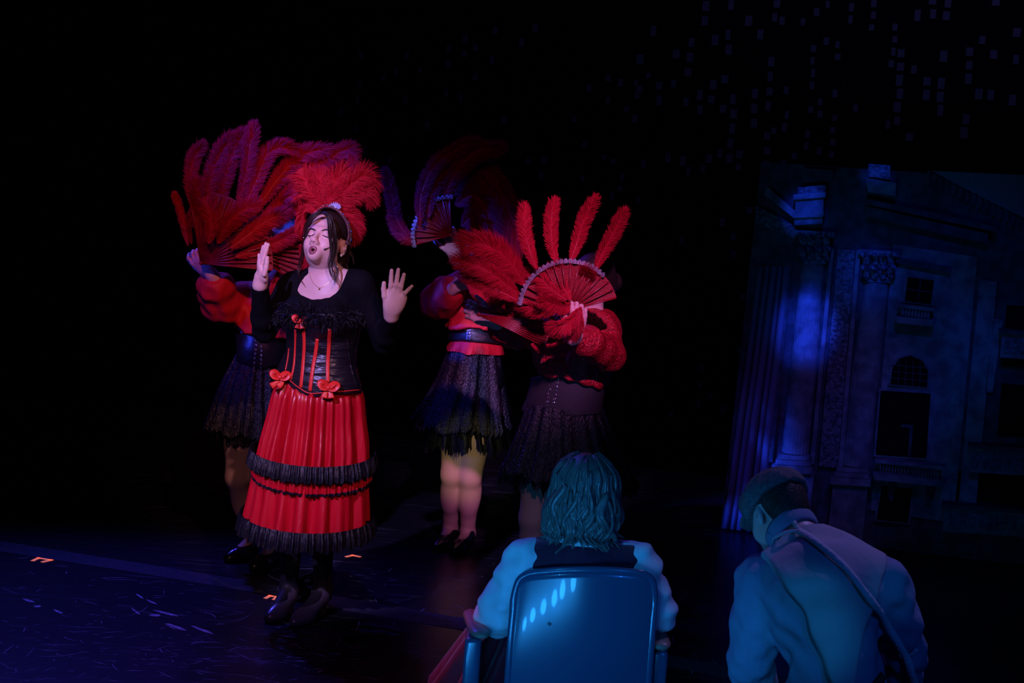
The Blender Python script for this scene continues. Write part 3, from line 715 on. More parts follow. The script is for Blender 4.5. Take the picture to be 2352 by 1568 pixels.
# theatre boxes at the right edge
for (x0, y0, x1, y1) in ((2312, 700, 2470, 840), (2300, 880, 2460, 1000), (2196, 1080, 2440, 1165)):
    rel('box_void', Q4(x0, y0, x1, y1, slope=.07), .006, M['void'], .0)
for (x0, y0, x1) in ((2300, 760, 2470), (2230, 1020, 2450), (2170, 1155, 2430)):
    o = rel('box_front', Q4(x0, y0, x1, y0+56, slope=.07), .10, M['stone']); rel('box_rail', Q4(x0-6, y0-8, x1, y0, slope=.07), .13, M['stone_dark'], parent=o)
    for k in range(9): x = x0+8+k*18; rel('box_panel', Q4(x, y0+10+(x-x0)*.07, x+12, y0+44+(x-x0)*.07, slope=.07), .012, M['stone_carved'], .10, o)
for k in range(8):
    x = 2014+k*47; y = 1218+k*9; rel('painted_seat_block', [(x, y), (x+24, y+2), (x+26+k, y+52), (x+2+k*1.6, y+50)], .012, M['stone_dark'])
# ---------------------------------------------------------------- the singer
YL = G(690, 1425)[1]
lead = root('person', G(700, 1425), 'singer in black top, corset and long red tiered skirt with open raised palms', 'person')
q = lambda x, y, dy=0.: P(x, y, YL+dy)
a = math.radians(24); FL = np.array([-math.sin(a), -math.cos(a), 0])
J = dict(pelvis=q(728, 880), waist=q(739, 805), chest=q(743, 722), neck=q(748, 640, .02), head=q(747, 564), shL=q(826, 656, -.04), shR=q(672, 660, .06))
elL, wrL = q(884, 786, .0), q(899, 726, -.19); elR, wrR = q(607, 760, .02), q(597, 655, -.16)
HR = head_frame(math.radians(18), math.radians(25))
body = Field(); torso_prims(body, J, FL, .98); arm_prims(body, J['shL'], elL, wrL); arm_prims(body, J['shR'], elR, wrR)
anL, anR = G(738, 1409, .105), G(660, 1402, .105)
kL, kR = q(742, 1150, -.03), q(676, 1145, .0)
leg_prims(body, q(763, 905, -.02), kL, anL, FL); leg_prims(body, q(697, 905, .02), kR, anR, FL)
hlL, toL, hlR, toR = G(746, 1412), G(668, 1441), G(672, 1408), G(612, 1432)
foot_prims(body, anL, hlL+[0, 0, .06], toL); foot_prims(body, anR, hlR+[0, 0, .06], toR)
neckp = lambda f_, J_, HR_: (f_.cone(J_['neck']-HR_[:, 1]*.01, J_['head']+HR_@np.array([0, -.012, -.06]), .054, .050, .03))
neckp(body, J, HR)
Vb, Qb = body.mesh(.006, smooth=3)
head = Field(); head_prims(head, J['head'], HR, 1.0, 'oo'); neckp(head, J, HR)
Vh, Qh = head.mesh(.0023, smooth=2)
# open palm toward the audience, traced finger by finger
hl = Field(); yh = -.20
pal = q(905, 685, yh-.012); Rp = frame(nrm(CAM-pal), nrm(q(911, 655, yh-.02)-q(900, 722, yh)))
hl.cone(elL*.3+wrL*.7, wrL, .030, .0245, .01); hl.cone(wrL+q(893, 716, yh)*0, q(901, 704, yh-.006), .0240, .024, .02); hl.cone(q(893, 715, yh-.002), q(898, 668, yh-.014), .0165, .0150, .022); hl.cone(q(907, 714, yh-.002), q(926, 684, yh-.014), .0165, .0140, .022); hl.cone(q(900, 712, yh-.004), q(911, 668, yh-.014), .017, .014, .022)
hl.ell(q(907, 685, yh-.012), (.036, .015, .045), Rp, .014); hl.ell(q(892, 692, yh-.017), (.017, .014, .036), Rp, .022); hl.ell(q(917, 694, yh-.012), (.019, .014, .038), Rp, .022)
for pts, r_ in (([(897, 668), (897.5, 655), (898.5, 636), (899.5, 621)], .0092), ([(909, 668), (910, 654), (912.5, 634), (915, 619)], .0094), ([(919, 670), (921, 658), (925, 642), (928, 630)], .0090), ([(926, 682), (931, 672), (939, 664), (946, 657)], .0080), ([(886, 692), (883, 680), (881, 664), (882, 650)], .0105)):
    hl.chain([q(x, y, yh-.02-.006*i*(1 if i < 2 else .5)) for i, (x, y) in enumerate(pts)], np.array([1.05, 1.05, .95, .82])*r_, .003)
Vl, Ql = hl.mesh(.0024, smooth=2)
hr = Field(); yh = -.17
hr.cone(elR*.3+wrR*.7, wrR, .030, .0245, .01); hr.cone(wrR, q(599, 636, yh), .0245, .026, .02)
Rr = np.stack([nrm(q(610, 620, yh)-q(596, 622, yh)), np.array([0, -1., 0]), nrm(q(607, 600, yh)-q(598, 645, yh))], 1)
hr.ell(q(601, 622, yh), (.016, .030, .046), Rr, .014); hr.ell(q(606, 628, yh-.02), (.015, .018, .032), Rr, .012)
for pts, r_, dy in (([(603, 606), (606, 594), (611, 577), (616, 562)], .0092, -.02), ([(601, 606), (604, 590), (608, 573), (611, 560)], .0092, 0.), ([(599, 606), (600, 594), (603, 578), (605, 566)], .0088, .02), ([(597, 610), (596, 601), (596, 592), (595, 585)], .0080, .038), ([(607, 630), (611, 615), (613, 603), (614, 592)], .0100, -.045)):
    hr.chain([q(x, y, yh+dy) for x, y in pts], np.array([1.05, 1.05, .95, .82])*r_, .003)
Vr, Qr = hr.mesh(.0024, smooth=2)
V, Fc = join([(Vb, Qb), (Vh, Qh), (Vl, Ql), (Vr, Qr)])
make('body', V, Fc, M['skin'], lead)
bvh_head = bvh_of((Vh, Qh))
# face: lips, lashes, brows
HT = lambda x, y, z: J['head']+HR@np.array([x, y, z])
th = np.linspace(0, 2*math.pi, 29); lp = np.array([HT(.0125*math.cos(t), .1015-.004*abs(math.cos(t)), -.0600+.0115*math.sin(t)+.0015*math.cos(2*t)) for t in th])
V, Q = sweep(lp, .0050, .0058+.0012*np.sin(-th)**2, 10, np.array(lp-HT(0, .10, -.06)), caps=False); make('lips', V, Q, M['lips'], lead)
fl = Field(); fl.ell(HT(0, .082, -.060), (.012, .012, .012), HR); V, Q = fl.mesh(.002); make('mouth_cavity', V, Q, M['mouth'], lead)
for s_, pts in ((-1, [(705, 538.5), (710, 541), (715, 541.5), (723, 537.5)]), (1, [(740, 539.5), (746, 542.5), (752, 544.5), (758, 546)])):
    R_, N_ = drape(bvh_head, pts, .0008, YL-.1, 14); V, Q = sweep(R_, .0024*np.interp(np.linspace(0, 1, 14), [0, .5, 1], [.5, 1, .6]), .0020, 6, N_); make('eyelashes', V, fixtri(Q), M['hair'], lead)
for pts in ([(708, 527), (713, 525.3), (719, 526), (725.5, 529)], [(739, 529.7), (745, 527.6), (751, 527.2), (758, 530)]):
    R_, N_ = drape(bvh_head, pts, .0006, YL-.1, 14); V, Q = sweep(R_, .0030*np.interp(np.linspace(0, 1, 14), [0, .3, .75, 1], [.5, 1, 1, .6]), .0010, 6, N_); make('eyebrow', V, fixtri(Q), M['hair'], lead)
# hair: cap with centre parting, back knot, loose locks
hf = Field(); hf.ell(HT(0, -.024, .060), (.084, .098, .090), HR, .02); hf.ell(HT(0, .026, .058), (.071, .060, .070), HR, .02); hf.ell(HT(0, -.080, .02), (.066, .05, .07), HR, .03); hf.ell(HT(.02, -.105, -.03), (.045, .035, .05), HR, .03)
hf.cone(HT(.03, -.09, -.06), HT(.035, -.085, -.125), .022, .008, .02)
def facecut(Q_, D_):
    L_ = (Q_-J['head'])@HR; x, y, z = L_.T
    d_ = np.maximum(np.maximum(.034-y+.0*z, np.abs(x+.006)-.051+np.maximum(z-.02, 0)*.30), z-.106)   # face window
    d2 = np.maximum(np.abs(y+.006)-.030, np.abs(z+.004)-.034)                                       # ears stay bare
    return np.maximum(np.maximum(D_, -d_), -d2*1.0)
Vc, Qc = hf.mesh(.0035, post=facecut, smooth=2); hair = make('hair', Vc, Qc, M['hair'], lead)
locks = [([(741, 488, -.075), (754, 497, -.095), (759, 515, -.105), (761, 534, -.105), (764, 556, -.10), (765, 582, -.10), (759, 606, -.10), (762, 628, -.105), (771, 645, -.115), (768, 654, -.115)], 5),
         ([(743, 488, -.075), (759, 500, -.09), (765, 520, -.095), (767, 543, -.095), (768, 572, -.09), (764, 600, -.09), (772, 618, -.1), (773, 634, -.11), (766, 648, -.12)], 4),
         ([(739, 488, -.075), (723, 493, -.085), (711, 506, -.08), (703.5, 530, -.06), (701.5, 552, -.045), (700, 575, -.03), (694, 603, -.01), (687, 622, -.01), (690, 638, -.03), (697, 653, -.06)], 3),
         ([(739, 487, -.07), (720, 493, -.075), (707, 510, -.05), (701, 535, -.02), (699, 558, .0), (695, 585, .02), (688, 605, .03), (684, 622, .03)], 3),
         ([(786, 560, .05), (800, 575, .06), (811, 590, .06), (813, 607, .05)], 3), ([(782, 590, .06), (795, 610, .05), (803, 625, .04), (812, 632, .03)], 4)]
for i, (pts, n) in enumerate(locks):
    V, Fc = lock([q(x, y, dy) for x, y, dy in pts], .0024 if i < 2 else .0020, n+5, (.0046 if i < 2 else .0032) if i < 4 else .003, i, 34, .6, .12); make('hair_lock', V, Fc, M['hair'], hair)
# headband, brooch, microphone, jewels
hb = root  # noqa
ths = np.linspace(-.18, math.pi+.18, 50)
def bandpt(t, w, lift=.0): return HT((.093+lift)*math.cos(t), .058-.050*abs(math.cos(t))**1.5-w, .046+(.101+lift)*math.sin(t)-.01*abs(math.cos(t))**2)
V, Q = sweep(np.array([bandpt(t, .012) for t in ths]), .021, .003, 8, np.array([bandpt(t, .012)-HT(0, 0, .05) for t in ths]))
M['band'] = mat('dark_red_velvet_band', (.10, .004, .02), .6, .3, sheen=.3)
band = make('headband', V, fixtri(Q), M['band'], lead)
def ico(c, r, sub=1):
    bm = bmesh.new(); bmesh.ops.create_icosphere(bm, subdivisions=sub, radius=r); V_ = np.array([v.co[:] for v in bm.verts])+c; F_ = [tuple(v.index for v in f.verts) for f in bm.faces]; bm.free(); return V_, F_
b1, b2, b3 = [], [], []
for k, t in enumerate(np.linspace(-.15, math.pi+.15, 64)):
    b1.append(ico(bandpt(t, -.004, .003), .0026)); b1.append(ico(bandpt(t, .027, .003), .0022))
    if k % 3 == 0: (b2 if k % 2 else b3).append(ico(bandpt(t, .012+.006*((k//3) % 2), .004), .0042))
for nm, bb, mm in (('bead_trim', b1, M['silver']), ('blue_stones', b2, M['blue_gem']), ('crystal_stones', b3, M['silver'])):
    V, Fc = joinf(bb); make(nm, V, Fc, mm, band, kind='stuff')
M['spot_feather'] = mat('blue_speckled_feather', (.12, .16, .45), .6, .3, var=(260, (.55, .55, .75)))
bc = HT(.012, .02, .150); parts = []
for k in range(9):
    an = -1.3+k*.33; tip = bc+HR@np.array([math.sin(an)*.030, .008, math.cos(an)*.026+.002]); parts.append(sweep(spline([bc, (bc+tip)/2, tip], 8), np.array([.002, .0045, .006, .0065, .006, .005, .0035, .001]), .0008, 6, HR[:, 1]))
V, Fc = joinf([(v, fixtri(f)) for v, f in parts]); br = make('feather_brooch', V, Fc, M['spot_feather'], lead)
V, Fc = ico(bc+HR[:, 1]*.006, .008, 2); make('brooch_stone', V, Fc, M['blue_gem'], br)
R_, N_ = drape(bvh_head, [(772, 557), (765, 562), (757, 567), (748, 571), (743, 573)], .004, YL-.08, 14); V, Q = sweep(R_, np.array([.0011]*9+[.0016, .0028, .0032, .0028, .0012]), n=6); make('headset_microphone', V, fixtri(Q), M['mic'], lead)
for p, r_ in ((HT(.080, .004, -.036), .0060), (HT(.084, -.004, -.028), .0032)):
    V, Fc = ico(p, r_, 2); make('earring', V, Fc, M['pearl'], lead)
bvh_skin = bvh_of((Vb, Qb), (Vh, Qh))
R_, N_ = drape(bvh_skin, [(779, 610), (770, 632), (757, 648), (742, 658), (734, 661), (722, 652), (714, 638), (712, 624)], .0015, YL-.1, 40); V, Q = sweep(R_, .0009, n=5); nk = make('necklace', V, fixtri(Q), M['gold'], lead)
p, n_ = hit(bvh_skin, 734, 664, .002); V, Fc = ico(p, .0042, 1); make('pendant', V, Fc, M['gold'], nk)
# black top
top = Field(); torso_prims(top, J, FL, .98); arm_prims(top, J['shL'], elL, wrL, 1, 1.12); arm_prims(top, J['shR'], elR, wrR, 1, 1.12)
neckline = [(708, 560), (710, 626), (692, 646), (683, 666), (690, 676), (703, 683), (720, 687), (737, 686.5), (755, 683), (770, 675), (782, 660), (791, 640), (800, 616), (800, 560)]
Vt, Qt = top.mesh(.0045, .004, chainpost(notin(neckline, YL+.10), plane(wrL, wrL-elL), plane(wrR, wrR-elR), plane(J['neck']+np.array([0, .05, .035]), (0, .55, 1)), zcut(lo=J['pelvis'][2]), wrinkle(.0012, (90, 60, 60))), smooth=2)
make('black_top', Vt, Qt, M['black_knit'], lead)
# corset with red boning
cors = Field(); torso_prims(cors, J, FL, .98)
cpoly = [(560, 722), (960, 715), (960, 912), (832, 904), (800, 906), (770, 906), (745, 909), (722, 913), (705, 910), (688, 903), (668, 889), (650, 866), (620, 850), (560, 840)]
Vk, Qk = cors.mesh(.005, .021, chainpost(within(cpoly), plane(J['chest']+np.array([0, 0, .035]), (0, 0, 1))), smooth=2)
corset = make('corset', Vk, Qk, M['black_satin'], lead)
bvh_c = bvh_of((Vk, Qk))
for pts, w in (([(679, 757), (678, 800), (675, 840), (668, 872)], 3.2), ([(697, 752), (699, 790), (696, 840), (691, 890)], 4.6), ([(729, 778), (725, 810), (718, 850), (712, 898)], 4.6), ([(757, 755), (756, 790), (753, 835), (753, 878)], 4.6), ([(664, 800), (661, 825), (656, 850)], 2.2)):
    R_, N_ = drape(bvh_c, pts, .0015, YL-.1, 30); V, Q = sweep(R_, w*YL/F, .0018, 8, N_); make('corset_ribbon', V, fixtri(Q), M['red_ribbon'], corset)
R_, N_ = drape(bvh_c, [(652, 858), (668, 875), (690, 892), (712, 903), (745, 901), (790, 898), (828, 895)], .002, YL-.1, 40); V, Q = sweep(R_, .0025, .0015, 6, N_); make('corset_piping', V, fixtri(Q), M['red_ribbon'], corset)
R_, N_ = drape(bvh_c, [(800, 750), (800, 800), (808, 850), (820, 890)], .001, YL-.1, 30); V, Q = sweep(R_, .003, .002, 6, N_); make('corset_seam', V, fixtri(Q), M['black_satin'], corset)
# skirts
yk = Field(); torso_prims(yk, J, FL, .98); V, Q = yk.mesh(.006, .009, zcut(J['pelvis'][2]-.12, J['pelvis'][2]+.05)); make('skirt_yoke', V, Q, M['red_satin'], lead)
t1 = [ring(644, 842, 820, 852, YL, .70), ring(640, 868, 824, 880, YL, .72), ring(626, 896, 838, 910, YL, .82), ring(612, 950, 844, 965, YL, .8), ring(598, 1000, 851, 1015, YL, .82), ring(589, 1036, 852, 1054, YL, .84)]
V, Q = skirt(t1, 20, (.001, .034), 40, 900, 1, (.0, .03), inward=.55); make('skirt_tier', V, Q, M['red_satin'], lead)
rf = [ring(577, 1022, 861, 1040, YL, .87), ring(572, 1042, 865, 1060, YL, .89), ring(570, 1056, 864, 1074, YL, .89)]
V, Q = skirt(rf, 70, (.004, .011), 8, 1000, 2, (.03, .035), hem=.004); make('black_ruffle', V, Q, M['black_ruffle'], lead)
rf = [ring(585, 1046, 851, 1066, YL, .82), ring(582, 1066, 852, 1084, YL, .84), ring(581, 1084, 851, 1102, YL, .84)]
V, Q = skirt(rf, 60, (.003, .010), 8, 1000, 3, (.03, .035)); make('red_flounce', V, Q, M['red_satin'], lead)
rf = [ring(580, 1082, 852, 1100, YL, .845), ring(580, 1088, 851, 1105, YL, .845)]
V, Q = skirt(rf, 60, (.010, .011), 3, 1000, 3, (.035, .035)); make('flounce_edge', V, Q, M['black_ruffle'], lead)
t2 = [ring(592, 1040, 846, 1058, YL, .8), ring(580, 1090, 846, 1108, YL, .82), ring(571, 1140, 848, 1150, YL, .84), ring(562, 1185, 849, 1192, YL, .85)]
V, Q = skirt(t2, 18, (.008, .032), 24, 900, 5, (.03, .03), inward=.5); make('skirt_tier', V, Q, M['red_satin'], lead)
rf = [ring(554, 1172, 857, 1182, YL, .89), ring(549, 1192, 861, 1200, YL, .90), ring(546, 1212, 860, 1222, YL, .90)]
V, Q = skirt(rf, 60, (.004, .014), 10, 1000, 6, (.03, .035), hem=.006); make('black_ruffle', V, Q, M['black_ruffle'], lead)
# bows
def bow(px, py, sc, bv, tailang, parent, Y):
    c, n_ = hit(bv, px, py, .010, P(px, py, Y)); fr_ = nrm(CAM-c); R_ = frame(fr_); s_, f_, u_ = R_.T; parts = []
    for sd, ang in ((-1, .5), (1, .35)):
        d = nrm(s_*sd*math.cos(ang)+u_*math.sin(ang)); loop = spline([c, c+(d*.022+u_*.010)*sc+f_*.006, c+d*.036*sc+f_*.008, c+(d*.024-u_*.012)*sc+f_*.006, c], 16); parts.append(sweep(loop, .015*sc, .0022, 8, f_+u_*.8))
    for sd in (-1, 1): tl = spline([c, c-u_*.022*sc+s_*sd*.010*sc+f_*.004, c-u_*.040*sc+s_*(sd*.014+tailang)*sc+f_*.008], 8); parts.append(sweep(tl, np.linspace(.006, .016, 8)*sc, .0012, 6, f_))
    V, Fc = joinf([(v, fixtri(f)) for v, f in parts]); o = make('bow', V, Fc, M['red_ribbon'], parent)
    fl_ = Field(); fl_.ell(c+f_*.008, np.array([.009, .007, .010])*sc, R_); V, Q = fl_.mesh(.002); make('bow_knot', V, Q, M['red_ribbon'], o)
bow(754, 890, 1.0, bvh_c, .0, lead, YL-.1); bow(643, 866, .95, bvh_c, -.02, lead, YL-.1); bow(690, 735, .75, bvh_c, .0, lead, YL-.12)
# marabou trim round the bust and rucked side lace
rs = np.random.RandomState(9); vs_, fs_, n0 = [], [], 0
bvh_t = bvh_of((Vt, Qt), (Vk, Qk))
trim = [(628, 722), (650, 712), (672, 716), (690, 722), (710, 718), (735, 720), (760, 724), (790, 722), (815, 722), (835, 726)]
for i in range(1500):
    t = rs.rand()*(len(trim)-1); k = int(t); x = trim[k][0]+(trim[k+1][0]-trim[k][0])*(t-k)+rs.normal(0, 3); y = trim[k][1]+(trim[k+1][1]-trim[k][1])*(t-k)+rs.normal(4, 10)
    p, n_ = hit(bvh_t, x, y, .002)
    if p is None: continue
    d = nrm(n_*.7+rs.normal(0, .55, 3)+np.array([0, 0, -.55])); L = rs.uniform(.02, .05); w = nrm(np.cross(d, rs.normal(0, 1, 3)))*.0013; g = np.array([0, 0, -.35])
    c = [p, p+d*L*.5, p+d*L*.85+g*L*.5]
    for j, cc in enumerate(c): ww = w*(1, 1.1, .3)[j]; vs_ += [cc+ww, cc-ww]
    fs_ += [(n0, n0+1, n0+3, n0+2), (n0+2, n0+3, n0+5, n0+4)]; n0 += 6
make('marabou_trim', vs_, fs_, M['feather_black'], lead, False, kind='stuff')
# tights and shoes
tg = Field(); leg_prims(tg, q(763, 905, -.02), kL, anL, FL); leg_prims(tg, q(697, 905, .02), kR, anR, FL); foot_prims(tg, anL, hlL+[0, 0, .06], toL); foot_prims(tg, anR, hlR+[0, 0, .06], toR)
V, Q = tg.mesh(.006, .003, zcut(hi=.7)); make('tights', V, Q, M['tights'], lead)
def shoes(par, pairs, hh, m, tstrap=False, mstrap=None):
    for an, he, to in pairs:
        V, Q = shoe_mesh(an, he, to, hh); s = make('shoe', V, Q, m, par)
        d = nrm(to-he); c = an+np.array([0, 0, -.008 if tstrap else -.035])+d*(.004 if tstrap else .016); sd = np.cross([0, 0, 1], d)
        th = np.linspace(0, 2*math.pi, 25); r_ = .043
        V, Q = sweep([c+d*r_*math.cos(t)*1.05+sd*r_*.92*math.sin(t)+np.array([0, 0, -.006*math.cos(t)]) for t in th], .0028, .0042, 6, np.array([d*math.cos(t)+sd*math.sin(t) for t in th])); make('ankle_strap', V, fixtri(Q), mstrap or m, s)
        V, Fc = ico(c+sd*r_*.7+d*r_*.75, .005); make('buckle', V, Fc, M['silver'], s)
        if tstrap:
            b = he*.33+to*.67+np.array([0, 0, .055]); a_ = c+d*r_*1.05; V, Q = sweep(spline([a_, (a_+b)/2+np.array([0, 0, -.002])+d*.006, b], 10), .0045, .002, 6, d+np.array([0, 0, 1.])); make('instep_strap', V, fixtri(Q), m, s)
shoes(lead, ((anL, hlL, toL), (anR, hlR, toR)), .055, M['shoe_satin'], True)
# plumes of the headdress
hd = make('headdress_base', *sweep([HT(-.03, -.02, .15), HT(.0, -.035, .155), HT(.04, -.035, .135)], .006, n=6)[:1], fixtri(sweep([HT(-.03, -.02, .15), HT(.0, -.035, .155), HT(.04, -.035, .135)], .006, n=6)[1]), M['red_ribbon'], lead)
def headplume(pts, w, sd, m='feather_red', dr=.6, dy=.05, **kw):
    m_ = len(pts); p3 = [q(x, y, dy+.02*i) for i, (x, y) in enumerate(pts)]
    rac, brb = feather(p3, w*.5*YL/F*1.3, sd, dr, **kw); V, Fc = joinf([(rac[0], fixtri(rac[1])), brb]); make('plume', V, Fc, M[m], hd, False)
for i, (pts, w) in enumerate([([(748, 490), (728, 455), (708, 425), (696, 405), (688, 412)], 62), ([(750, 488), (742, 450), (738, 420), (730, 402)], 60), ([(752, 488), (760, 445), (772, 415), (786, 400)], 66),
        ([(758, 488), (785, 450), (815, 418), (838, 404), (852, 424)], 66), ([(765, 492), (800, 460), (832, 440), (850, 455)], 56), ([(768, 500), (795, 488), (815, 498), (822, 520), (818, 545)], 44), ([(775, 515), (800, 515), (815, 530), (808, 552)], 40),
        ([(735, 492), (708, 478), (694, 490), (690, 520), (695, 535)], 36), ([(745, 485), (720, 450), (700, 440), (690, 450)], 50), ([(755, 485), (765, 450), (800, 430), (815, 450)], 56)]):
    headplume(pts, w, 40+i, fluff=1.3)
# ---------------------------------------------------------------- fan dancers
def dancer(base, label, Jp, yawdeg, headyaw, headtilt, legs, hands, belt, blouse_poly, skirts, sleeve_mat, sc=.88, sleeve_thick=1.6, seed=0):
    Y0 = base[1]; rt = root('person', base, label, 'person', 'fan dancers behind the singer')
    q = lambda x, y, dy=0.: P(x, y, Y0+dy)
    a = math.radians(yawdeg); fr = np.array([-math.sin(a), -math.cos(a), 0])
    J = {k: q(*v) for k, v in Jp.items()}
    HR_ = head_frame(math.radians(headyaw), math.radians(headtilt))
    b = Field(); torso_prims(b, J, fr, sc)
    for s_ in 'LR': arm_prims(b, J['sh'+s_], J['el'+s_], J['wr'+s_])
    sh = []
    for hip, kn, an, heel, toe in legs:
        hp, k_, an_ = q(*hip), q(*kn), an; leg_prims(b, hp, k_, an_, fr); foot_prims(b, an_, heel+[0, 0, .045], toe); sh.append((an_, heel, toe))
    neckp(b, J, HR_)
    parts = [b.mesh(.0065, smooth=3)]
    h = Field(); head_prims(h, J['head'], HR_, .98); neckp(h, J, HR_); parts.append(h.mesh(.0032, smooth=2))
    for s_, hv in hands.items():
        if isinstance(hv, list):
            f = Field(); wr = J['wr'+s_]; f.cone(J['el'+s_]*.3+wr*.7, wr, .031, .0245, .01)
            for pts, r_ in hv: f.chain([q(*p) for p in pts], np.linspace(1.05, .85, len(pts))*r_, .005)
            parts.append(f.mesh(.0026, smooth=2)); continue
        d, n, side, curl, spr, th = hv
        f = Field(); wr = J['wr'+s_]; f.cone(J['el'+s_]*.3+wr*.7, wr, .031, .0245, .01); hand_prims(f, wr, d, n, side, curl, spr, th); parts.append(f.mesh(.0026, smooth=2))
    V, Fc = join(parts); make('body', V, Fc, M['skin'], rt)
    tg = Field()
    for (hip, kn, an, heel, toe) in legs: leg_prims(tg, q(*hip), q(*kn), an, fr); foot_prims(tg, an, heel+[0, 0, .045], toe)
    V, Q = tg.mesh(.006, .002, zcut(hi=J['pelvis'][2]-.02)); make('tights', V, Q, M['tights_nude'], rt)
    tk = Field(); torso_prims(tk, J, fr, sc); leg_prims(tk, q(*legs[0][0]), q(*legs[0][1]), legs[0][2], fr); leg_prims(tk, q(*legs[1][0]), q(*legs[1][1]), legs[1][2], fr)
    V, Q = tk.mesh(.008, .006, zcut(J['pelvis'][2]-.13, J['waist'][2])); make('dance_trunks', V, Q, M['black_knit'], rt)
    HTf = lambda x, y, z: J['head']+HR_@np.array([x, y, z])
    hf = Field(); hf.ell(HTf(0, -.024, .060), (.082, .096, .089), HR_, .02); hf.ell(HTf(0, -.075, .01), (.064, .05, .07), HR_, .03)
    bun = HTf(0, -.135, .02); hf.ell(bun, (.042, .036, .042), HR_, .012)
    def fc(Q_, D_):
        x, y, z = ((Q_-J['head'])@HR_).T; d_ = np.maximum(np.maximum(.03-y, np.abs(x)-.062), z-.105); d2 = np.maximum(np.abs(y+.006)-.03, np.abs(z+.004)-.034); return np.maximum(np.maximum(D_, -d_), -d2)
    V, Q = hf.mesh(.0045, post=fc); make('hair', V, Q, M['hair'], rt)
    # blouse with full sleeves
    bl = Field(); torso_prims(bl, J, fr, sc*1.04)
    R_ = frame(fr); 
    bl.ell((J['waist']+J['chest'])/2+fr*.02-np.array([0, 0, .02]), np.array([.165, .140, .11])*sc, R_, .05)
    for s_ in 'LR':
        e, w_, s0 = J['el'+s_], J['wr'+s_], J['sh'+s_]
        bl.cone(s0, e, .062, .050*sleeve_thick, .04); bl.cone(e, e*.35+w_*.65, .050*sleeve_thick, .046*sleeve_thick, .03); bl.cone(e*.35+w_*.65, w_*.93+e*.07, .046*sleeve_thick, .028, .02)
    cuts = [plane(J['wr'+s_]*.94+J['el'+s_]*.06, J['wr'+s_]-J['el'+s_]) for s_ in 'LR']
    # a wrist plane must only trim its own sleeve
    def cuff(Q_, D_):
        for s_ in 'LR':
            w_, e = J['wr'+s_], J['el'+s_]; n_ = nrm(w_-e); d_ = (Q_-(w_*.94+e*.06))@n_; near = np.linalg.norm(Q_-w_, axis=1)-.11
            D_ = np.maximum(D_, -np.maximum(-d_, near))
        return D_
    V, Q = bl.mesh(.0065, .004, chainpost(within(blouse_poly), cuff, plane(J['neck']+np.array([0, 0, .03]), (0, 0, 1)), wrinkle(.006, (55, 40, 30), seed)), smooth=2)
    make('blouse', V, Q, sleeve_mat, rt)
    # lace-up belt with eyelets
    bt = Field(); torso_prims(bt, J, fr, sc*1.03); bt.ell(J['waist'], np.array([.135, .112, .13])*sc, R_, .05)
    V, Q = bt.mesh(.005, belt.get('off', .014), within(belt['poly']), smooth=2); be = make('corset_belt', V, Q, belt.get('mat', M['black_leather']), rt); bvb = bvh_of((V, Q))
    for (x0, y0, x1, y1, n) in belt['eyelets']:
        for k in range(n):
            t = k/(n-1); p, n_ = hit(bvb, x0+(x1-x0)*t, y0+(y1-y0)*t, .002, None)
            if p is None: continue
            tt = np.linspace(0, 2*math.pi, 11); R2 = frame(n_); V, Q = sweep([p+R2[:, 0]*.0042*math.cos(u)+R2[:, 2]*.0042*math.sin(u) for u in tt], .0014, n=5, ref=n_, caps=False); make('eyelet', V, Q, M['silver'], be)
    for i, (rings, npl, amp, hem, mm) in enumerate(skirts):
        V, Q = skirt([ring(*r) for r in rings], npl, amp, 22, 540, seed*7+i, hem=hem); make('blouse_hem' if mm is M['red_blouse'] else 'lace_skirt_layer', V, Q, mm, rt)
    shoes(rt, sh, .04, M['shoe'])
    return rt, J, HR_, q, HTf
